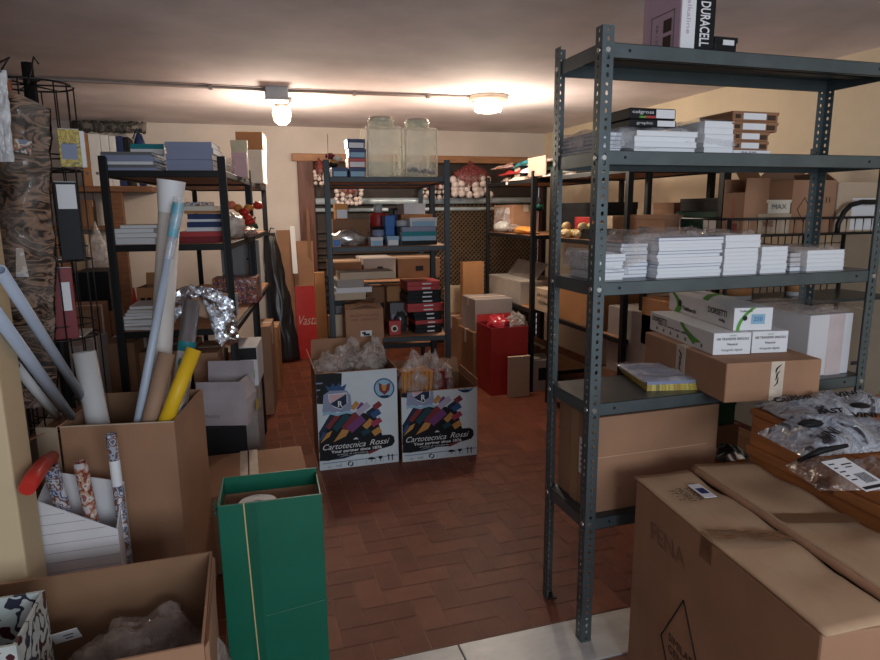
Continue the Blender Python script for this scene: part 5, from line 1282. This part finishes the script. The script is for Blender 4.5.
a, wd, h = place(135, 149, 134, 6.40, wz)
t = thing('blue_bag', 'dark blue cloth bag at the right end of the brown wooden shelf', 'bag', (a.x+wd/2, 6.50, wz)); MB().blob((0, 0, h*.5), (wd*.5, .1, h*.55), 3, .15, 2, floor=0).build('bag', navy, t); MB().tube([(-.04, -.1, h*.9), (0, -.1, h*1.1), (.04, -.1, h*.9)], .008, n=6).build('handle', navy, t)
zt2 = PY(100, 133, 6.42).z+.01
t = thing('camouflage_roll', 'dark rolled camouflage cloth lying across the binders at the back left', 'cloth', (0, 6.52, 0))
L0, L1 = PY(74, 128, 6.52), PY(146, 130, 6.52)
mb = MB(); n = 26; pts = [Vector((L0.x+(L1.x-L0.x)*i/n, .03*noise.noise(Vector((i*.5, 0, 0))), zt2+.055+.02*noise.noise(Vector((i*.6, 3, 0))))) for i in range(n+1)]
mb.tube(pts, [.05+.018*noise.noise(Vector((i*.9, 1, 1))) for i in range(n+1)], n=10); mb.build('roll', patterned('camouflage', [(.03, .03, .03), (.10, .09, .08), (.03, .035, .03), (.2, .17, .15)], 12, .7), t)
# boxes on the lower boards of the wooden shelf and under it
for (p0, p1, pt_, Yq, zb, d, m_, nm) in ((62, 92, 200, 6.38, wz-.35, .25, cardd, 'dark brown box on the middle board of the wooden shelf'), (75, 92, 234, 6.38, wz-.85, .25, cardp, 'pale box on the lowest board of the wooden shelf, right'), (52, 73, 236, 6.38, wz-.85, .25, cardb, 'brown box on the lowest board of the wooden shelf, left')):
    bx(nm, p0, p1, pt_, Yq, zb, d, m_)
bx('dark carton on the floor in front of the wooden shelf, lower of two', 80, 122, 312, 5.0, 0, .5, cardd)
hz = PY(100, 312, 5.0).z
bx('black crate on the dark carton in front of the wooden shelf', 78, 112, 272, 5.02, hz+.002, .4, black, tp=False, lid=.2, name='crate', cat='crate')
bx('brown carton at the far left behind the wire stand', 15, 60, 320, 4.2, 0, .5, cardo)
bx('grey-white box under the tiers of the wire stand', 28, 104, 345, 3.22, 0, .35, cardg, R(-8))
t = thing('clear_hanging_bag', 'clear plastic bag hanging from the wooden shelf behind the left rack', 'bag', (PY(97, 255, 6.2).x, 6.25, 0)); zq = PY(97, 225, 6.2).z
MB().blob((0, 0, zq-.28), (.09, .04, .26), 5, .2, 3, 16, 14, .8).build('bag', filmc, t); MB().tube([(0, 0, zq), (0, .06, wz-.05)], .003, n=5).build('cord', wirem, t)

# ------------------------------------------------------------------ nets of pale balls by the back door
def net(label, px0, px1, pyt, pyb, Y, rows=4, per=6, group=None):
    a = PY((px0+px1)/2, pyt, Y); b = PY((px0+px1)/2, pyb, Y); wq = PY(px1, pyb, Y).x-PY(px0, pyb, Y).x; hq = a.z-b.z
    t = thing('net_of_balls', label, 'net of balls', (a.x, Y, b.z), 0, group)
    rr = random.Random(int(px0)); r = wq/per/2*1.05
    base = None
    for j in range(rows):
        for i in range(per):
            p = (-wq/2+r+(wq-2*r)*i/(per-1)+rr.uniform(-.01, .01), rr.uniform(-.05, .05), r+j*hq*.62/rows+rr.uniform(-.01, .01))
            if base is None: base = MB().blob((0, 0, 0), (r, r, r), 1, .04, 2, 14, 10).build('ball', balls_m, t); base.location = p
            else: o = base.copy(); C.objects.link(o); o.parent = t; o.location = p
    MB().blob((0, 0, hq*.70), (wq*.40, .09, hq*.34), 4, .3, 4, 18, 12, .9).build('net', netm, t)
    MB().tube([(0, 0, hq), (0, .085, zd-b.z)], .004, n=5).build('cord', wirem, t)
    return t
net('net of pale balls hanging right of the glass jars in front of the door lintel', 451, 492, 165, 198, 6.56)
net('net of pale balls seen under the top shelf of the centre rack, left', 334, 362, 178, 206, 6.56, 4, 6)
net('net of pale balls seen under the top shelf of the centre rack, right', 420, 446, 176, 199, 6.56, 3, 6)
net('small net of pale balls in front of the left door jamb', 313, 325, 160, 185, 6.56, 4, 3)

# ------------------------------------------------------------------ right aisle: boxes on the floor
bx('tall brown cardboard panel standing at the end of the right aisle', 463, 484, 262, 5.6, PY(472, 318, 5.58).z+.001, .08, cardo, tp=False)
bx('dark brown carton under the tall brown panel at the end of the right aisle', 458, 486, 318, 5.58, 0, .4, cardd)
bx('pale board leaning at the back of the right aisle', 446, 464, 286, 6.0, 0, .05, cardp, tp=False, lid=.05)
bx('brown carton under the grey-white box left of the red carton', 473, 494, 332, 5.02, 0, .4, cardd)
hz = PY(484, 332, 5.02).z
bx('grey-white box stacked left of the red carton', 475, 512, 299, 5.04, hz+.002, .35, cardg)
a = base_y(484, 4.82, 0); b = base_y(528, 4.72, 0); hR = PY(500, 325, 4.78).z
t = open_carton('red open carton with crumpled bags on top in the right aisle', (a.x, 4.66, 0), WX-.02-a.x, .34, hR, red, redd, 0, [('b', .06, R(10))])
MB().box(.002, WX-.02-a.x-.002, -.001, 0, hR*.58, hR*.585).build('seam', redd, t)
crinkle('crumpled red plastic bag on top of the red carton', (a.x+.12, 4.83, hR-.10), (.10, .12, .09), film('red_film', (.55, .03, .05), .2, .15), 91, 'bag', 'plastic_bag', .4)
crinkle('crumpled clear bag on top of the red carton', (a.x+.29, 4.83, hR-.10), (.09, .12, .10), bagm, 92, 'bag', 'plastic_bag', .4)
a = base_y(509, 4.55, 0); b = base_y(531.5, 4.52, 0)
carton('pale grey board standing against the front of the red carton', (a.x, 4.56, 0), b.x-a.x, .03, PY(518, 357, 4.55).z, cardp, tp=False, lid=.03, name='board', cat='board')
bx('grey box with a dark square next to the pale grey board in the right aisle', 532, 556, 360, 4.66, 0, .25, cardg, tp=False, sticker=[(.25, .8, .35, .75, ink)])

# ------------------------------------------------------------------ racks along the right wall
def wstack(n, where, px0, px1, pyt, X, zb, d, covers, name='flat_packet', cat='packet', what='flat printed packet'):
    a, wd, h = placeX(px0, px1, pyt, X, zb)
    hs = h/n; rr = random.Random(int(px0*3))
    for i in range(n):
        pos = n-1-i
        book('%s, %s %s' % (what, 'topmost' if pos == 0 else ('lowest' if i == 0 else ORD[pos]+' from the top'), where), (X+rr.uniform(0, .05), a.y+rr.uniform(-.05, .03), zb+i*hs), wd+rr.uniform(-.05, .04), d, hs*.97, covers[i % len(covers)], -PI/2+R(rr.uniform(-7, 7)), name, cat)
Z = WZ[0]
heap = [mixprint, cream, comicr, cooltex, red, white, dgreen, cream, comicr, teal, mixprint, white]
hw = ['mixed print', 'cream', 'red printed', 'pale printed', 'red', 'white', 'dark green', 'pale', 'orange printed', 'teal', 'dull printed', 'plain white']
rr = random.Random(12); y0_, y1_ = 5.60, 4.05
for i in range(12):
    lvl = i//4; yc = y0_-.16-(y0_-y1_-.3)*((i % 4)+.5*(lvl % 2))/3.6
    mb = MB(); sx_h, sy_h = rr.uniform(.26, .36), rr.uniform(.30, .42); hh_ = .052; sd_ = Vector((i*3.1, i, 0))
    def tp(u, v, k=0):
        e = max(abs(u-.5), abs(v-.5))*2; return Vector(((u-.5)*sx_h, (v-.5)*sy_h, .004+hh_*(1-e**4)*(.7+.6*noise.noise(Vector((u*4, v*4, 0))+sd_))*(1-k)))
    mb.grid(tp, 16, 16); mb.grid(lambda u, v: tp(u, v, 1), 2, 2)
    o = mb.build('flat_packet', heap[i], loc=(WX+.19+rr.uniform(-.02, .05), yc, Z+.002+.058*lvl), rz=R(rr.uniform(-25, 25)))
    o.rotation_euler.x = R(rr.uniform(-5, 5)) if lvl else 0
    tag(o, '%s packet, %s layer of the loose heap on top of the right wall racks' % (hw[i], ['lowest', 'middle', 'upper'][lvl]), 'packet', 'packets heaped on the right wall racks')
a, wd, h = placeX(528, 546, 157, WX+.015, Z)
carton('pale pink card leaning on the front of the heap on the right wall rack top', (WX+.012, a.y, Z+.015), wd, .01, h-.015, mat('pale_pink', (.30, .20, .16), .8), -PI/2, tp=False, lid=.1, name='card', cat='card')
bX('dark toy box with a pale face in the heap on the right wall rack top', 511, 523, 163, WX+.1, Z, .15, black, tp=False, sticker=[(.3, .75, .25, .75, cream)])
a, wd, h = placeX(505.5, 509.5, 183, WX-.003, Z-.03)
o = MB().box(0, .045, 0, .002, 0, .022).build('price_tag', white, loc=(WX-.0015, a.y, Z-.028), rz=-PI/2); tag(o, 'small white price tag on the top rail of the far right wall rack', 'tag')
Z = WZ[1]
bX('clear carton with a brown back on the second board of the far right wall rack', 494, 513, 205, WX+.15, Z, .25, cardb)
film_cover('clear bag over the brown carton on the second board of the far right wall rack', (WX+.10, placeX(494, 513, 205, WX+.1, Z)[0].y, Z), .26, .25, .22, -PI/2, 33)
for i, (p0, p1, pt_, m_, nm) in enumerate(((492, 503, 221, cooltex, 'small grey packet'), (502, 512, 224, mixprint, 'mixed print packet'), (511, 527, 226, orange, 'yellow packet'), (513, 532, 231, cardb, 'brown tray'))):
    a, wd, h = placeX(p0, p1, pt_, WX+.03+.05*(i % 2), Z); crinkle('%s lying loose on the second board of the far right wall rack' % nm, (WX+.08+.06*(i % 2), a.y-wd/2, Z), (.07, max(.06, wd*.45), max(.012, h*.5)), m_, 95+i)
t = thing('tape_dispenser', 'green and black tape roll hanging by a post of the far right wall rack', 'tape', (0, 0, 0)); p = PXx(537, 207, WX+.1)
MB().lathe([(.03, -.018), (.055, -.018), (.055, .018), (.03, .018)], p, 18).build('roll', dgreen, t); MB().lathe([(.035, -.03), (.05, -.03), (.05, -.018), (.035, -.018)], p, 18).build('roll_rim', black, t); MB().tube([p, (p.x, p.y, WZ[0]-.02)], .003, n=5).build('cord', wirem, t)
bX('black plastic bin at the back of the second board of the right wall racks', 556, 600, 203, WX+.25, Z, .3, black, tp=False, lid=.2, name='bin', cat='bin')
bX('red open fronted box on the second board of the right wall racks', 574, 594, 217, WX+.14, Z, .10, red, tp=False, sticker=[(.15, .85, .15, .7, redd)])
bX('black flat tray in front of the red box on the right wall racks', 578, 596, 229, WX+.05, Z, .15, black, tp=False, lid=.3)
t = thing('bag_of_sponge_balls', 'pack of small yellow and beige balls on the second board of the right wall racks', 'balls', (0, 0, 0))
rr = random.Random(9)
ys = placeX(560, 592, 230, WX+.06, Z)[0].y; wd = placeX(560, 592, 230, WX+.06, Z)[1]
for k in range(16):
    c = (WX+.05+rr.uniform(0, .10), ys-.03-(wd-.06)*((k*5) % 16)/15, Z+.032+(.05 if k % 3 == 0 else 0))
    MB().blob(c, (.038, .038, .032), k, .08, 2, 12, 8).build('ball', [mat('beige_ball', (.58, .42, .22), .6) if k == 0 else MATS['beige_ball'], yellowp if k % 4 == 1 else MATS['beige_ball']][k % 2], t)
for i, (p0, p1, pt_, m_, nm, dx, d) in enumerate(((600, 612, 216, cardp, 'pale small box', .2, .2), (624, 664, 215, cardb, 'brown parcel with black mark', .02, .15), (652, 672, 203, cardb, 'brown box standing behind the parcel', .22, .2), (664, 674, 214, cardp, 'little pale box', .12, .1))):
    bX('%s on second board of right wall rack behind slotted-angle rack' % nm, p0, p1, pt_, WX+dx, Z, d, m_, tp=False, lid=.15, sticker=[(.4, .55, .2, .6, ink)] if 'mark' in nm else None)
Z = WZ[2]
bX('grey printer-like box with folded lid on third board of far right wall rack', 489, 520, 278, WX+.02, Z, .4, mat('printer_grey', (.42, .38, .34), .5), tp=False, lid=.12, name='printer', cat='printer')
a, wd, h = placeX(489, 520, 278, WX+.02, Z)
mb = MB(); mb.hexa([(WX+.18, a.y-wd+.05, Z+h), (WX+.18, a.y-.05, Z+h), (WX+.19, a.y-.05, Z+h), (WX+.19, a.y-wd+.05, Z+h), (WX+.30, a.y-wd+.05, Z+h+.14), (WX+.30, a.y-.05, Z+h+.14), (WX+.31, a.y-.05, Z+h+.14), (WX+.31, a.y-wd+.05, Z+h+.14)])
o = mb.build('printer_tray', mat('tray_grey', (.26, .23, .21), .5)); tag(o, 'grey paper tray propped up on the printer-like box', 'tray')
bX('pale box with dark writing on the third board of the right wall racks', 535, 552, 289, WX+.03, Z, .35, cardp, tp=False, words=[('FRAGILE', .5, .7, .7, .2, ink), ('SOPRA', .5, .4, .6, .2, ink)])
bX('brown carton with a dark stain on the third board of the right wall racks', 556, 596, 280, WX+.02, Z, .4, cardo, tp=False)
bX('orange carton on the third board behind the slotted-angle rack', 640, 675, 300, WX+.05, Z, .4, cardo)
bX('grey carton stacked on the dark carton behind the slotted-angle rack', 606, 652, 310, WX+.05, WZ[3]+.30, .4, cardg)
a, wd, h = placeX(600, 652, 352, WX+.05, WZ[3]); carton('dark carton on the bottom board behind the slotted-angle rack', (WX+.05, a.y, WZ[3]), wd, .4, .298, cardd, -PI/2)
bX('dark carton on the bottom board of the far right wall rack', 495, 528, 340, WX+.25, WZ[3], .3, cardd)

# ------------------------------------------------------------------ wire dump basket with cartons behind the slotted-angle rack
KX0, KX1, KY0, KY1, KZ = 2.06, 3.1, 2.34, 2.66, 1.375
t = thing('wire_basket_table', 'black wire mesh basket table with tubular legs behind the right end of the slotted-angle rack', 'basket', (0, 0, 0))
mb = MB()
for z in (KZ, KZ+.075):
    mb.tube([(KX0, KY0, z), (KX1, KY0, z), (KX1, KY1, z), (KX0, KY1, z), (KX0, KY0, z)], .006, n=6)
mb.build('rim', wirem, t)
mb = MB(); n = 20
for i in range(n+1): x = KX0+(KX1-KX0)*i/n; mb.tube([(x, KY0, KZ+.075), (x, KY0, KZ), (x, KY1, KZ), (x, KY1, KZ+.075)], .0028, n=4)
for i in range(7): y = KY0+(KY1-KY0)*i/6; mb.tube([(KX0, y, KZ), (KX1, y, KZ)], .0028, n=4)
mb.build('mesh_floor', wirem, t)
mb = MB()
for i in range(17): x = 2.30+.045*i; mb.tube([(x, KY1, .98), (x, KY1, KZ)], .0028, n=4)
for i in range(8): z = .98+.055*i; mb.tube([(2.30, KY1, z), (KX1, KY1, z)], .0028, n=4)
mb.build('mesh_panel', wirem, t)
for (x, y) in ((KX0, KY0), (KX1, KY0), (KX0, KY1), (KX1, KY1)): MB().tube([(x, y, 0), (x, y, KZ+.075)], .011, n=8).build('leg', wirem, t)
mb = MB(); ar = [PY(836, 243, 2.345), PY(838, 224, 2.345), PY(844, 212, 2.345), PY(851, 205, 2.345), PY(862, 202, 2.345), PY(900, 202, 2.345)]
ar[0].z = KZ; mb.tube(ar, .012, n=10); mb.build('tubular_arch', blackm, t)
mb = MB(); mb.box(KX0, KX1, KY0, KY1, 1.045, 1.06); mb.build('lower_shelf', shelfm, t)
zk = KZ+.0035
a, wd, h = place(742, 764, 178, 2.39, zk)
t = open_carton('tall open brown carton with a raised flap at the left in the wire basket', (a.x, 2.39, zk), wd, .15, h*.75, cardb, cardin, R(-5), [('f', h*.25, R(3)), ('r', .12, R(-35)), ('b', h*.25, R(5))])
text('VINCENT', .028, (-.002, .075, h*.42), (PI/2, PI/2, -PI/2), red, t); MB().box(-.001, 0, .04, .12, .01, .05).build('red_print', redd, t)
a, wd, h = place(757, 789, 214, 2.38, zk); carton('lower pale box in the wire basket between two brown cartons', (a.x, 2.38, zk), wd, .2, h, cardp, tp=False, lid=.2, words=[('N.102', .3, .5, .3, .4, redd)])
h0 = h; a, wd, h = place(766, 790, 200, 2.38, zk+h0+.001); carton('upper pale box in the wire basket between two brown cartons', (a.x, 2.38, zk+h0+.001), wd, .18, h, cream, tp=False, lid=.2, words=[('MAX', .5, .5, .6, .5, inkg)])
a, wd, h = place(789, 832, 180, 2.40, zk)
t = open_carton('brown carton with a diamond mark in the middle of the wire basket', (a.x, 2.40, zk), wd, .24, h, cardb, cardin, 0, [('b', .10, R(-50)), ('r', .07, R(-60))])
mb = MB(); r = .055
for k in range(4): a0, a1_ = PI/2*k, PI/2*(k+1); mb.tube([(wd*.28+r*math.cos(a0)*.7, -.001, h*.45+r*math.sin(a0)), (wd*.28+r*math.cos(a1_)*.7, -.001, h*.45+r*math.sin(a1_))], .0015, n=4)
mb.build('diamond_mark', ink, t); text('11', .04, (wd*.82, -.002, h*.62), FRONT, ink, t)
a, wd, h = place(834, 892, 182, 2.40, zk)
t = carton('pale carton with a white label at the right end of the wire basket', (a.x, 2.40, zk), wd, .24, h, cardp, tp=False)
la, lb = PY(849, 232, 2.40), PY(885, 198, 2.40)
MB().box(la.x-a.x, lb.x-a.x, -.0012, 0, max(.01, la.z-zk), lb.z-zk).build('label', white, t)
text('Cod. 2041', .014, (la.x-a.x+.10, -.002, lb.z-zk-.03), FRONT, ink, t)
zk2 = 1.0605
for (p0, p1, pt_, nm) in ((746, 771, 280, 'left'), (813, 833, 280, 'right')):
    a, wd, h = place(p0, p1, pt_, 2.38, zk2)
    t = thing('round_tin', 'round tin, brown and white label, %s of two on lower wire basket shelf' % nm, 'tin', (a.x+wd/2, 2.53, zk2)); r = wd/2
    MB().lathe([(r, 0), (r, .11), (r*.96, .116), (.005, .116)]).build('body', whitec, t); MB().lathe([(r+.0006, .02), (r+.0006, .075)]).build('label', cardo, t); MB().lathe([(r*1.02, .105), (r*1.02, .12), (.004, .121)]).build('lid', jbox, t)
board_rack('short black rack behind the wire basket table along the right wall', (2.3, 3.33, 0), .66, .60, 1.80, WZ, -PI/2, blackm)
bX('dark green box with a white label behind the tallest stack of the slotted-angle rack', 675, 722, 212, 2.34, WZ[1], .2, dgreen, tp=False, lid=.3, sticker=[(.60, .98, .1, .8, white)], words=[('green line', .3, .5, .35, .3, cream)])
a, wd, h = placeX(675, 722, 212, 2.34, WZ[1])
carton('black box lying on the dark green box behind the slotted-angle rack', (2.36, a.y, WZ[1]+h+.001), wd*.9, .15, .07, black, -PI/2, tp=False, lid=.3)
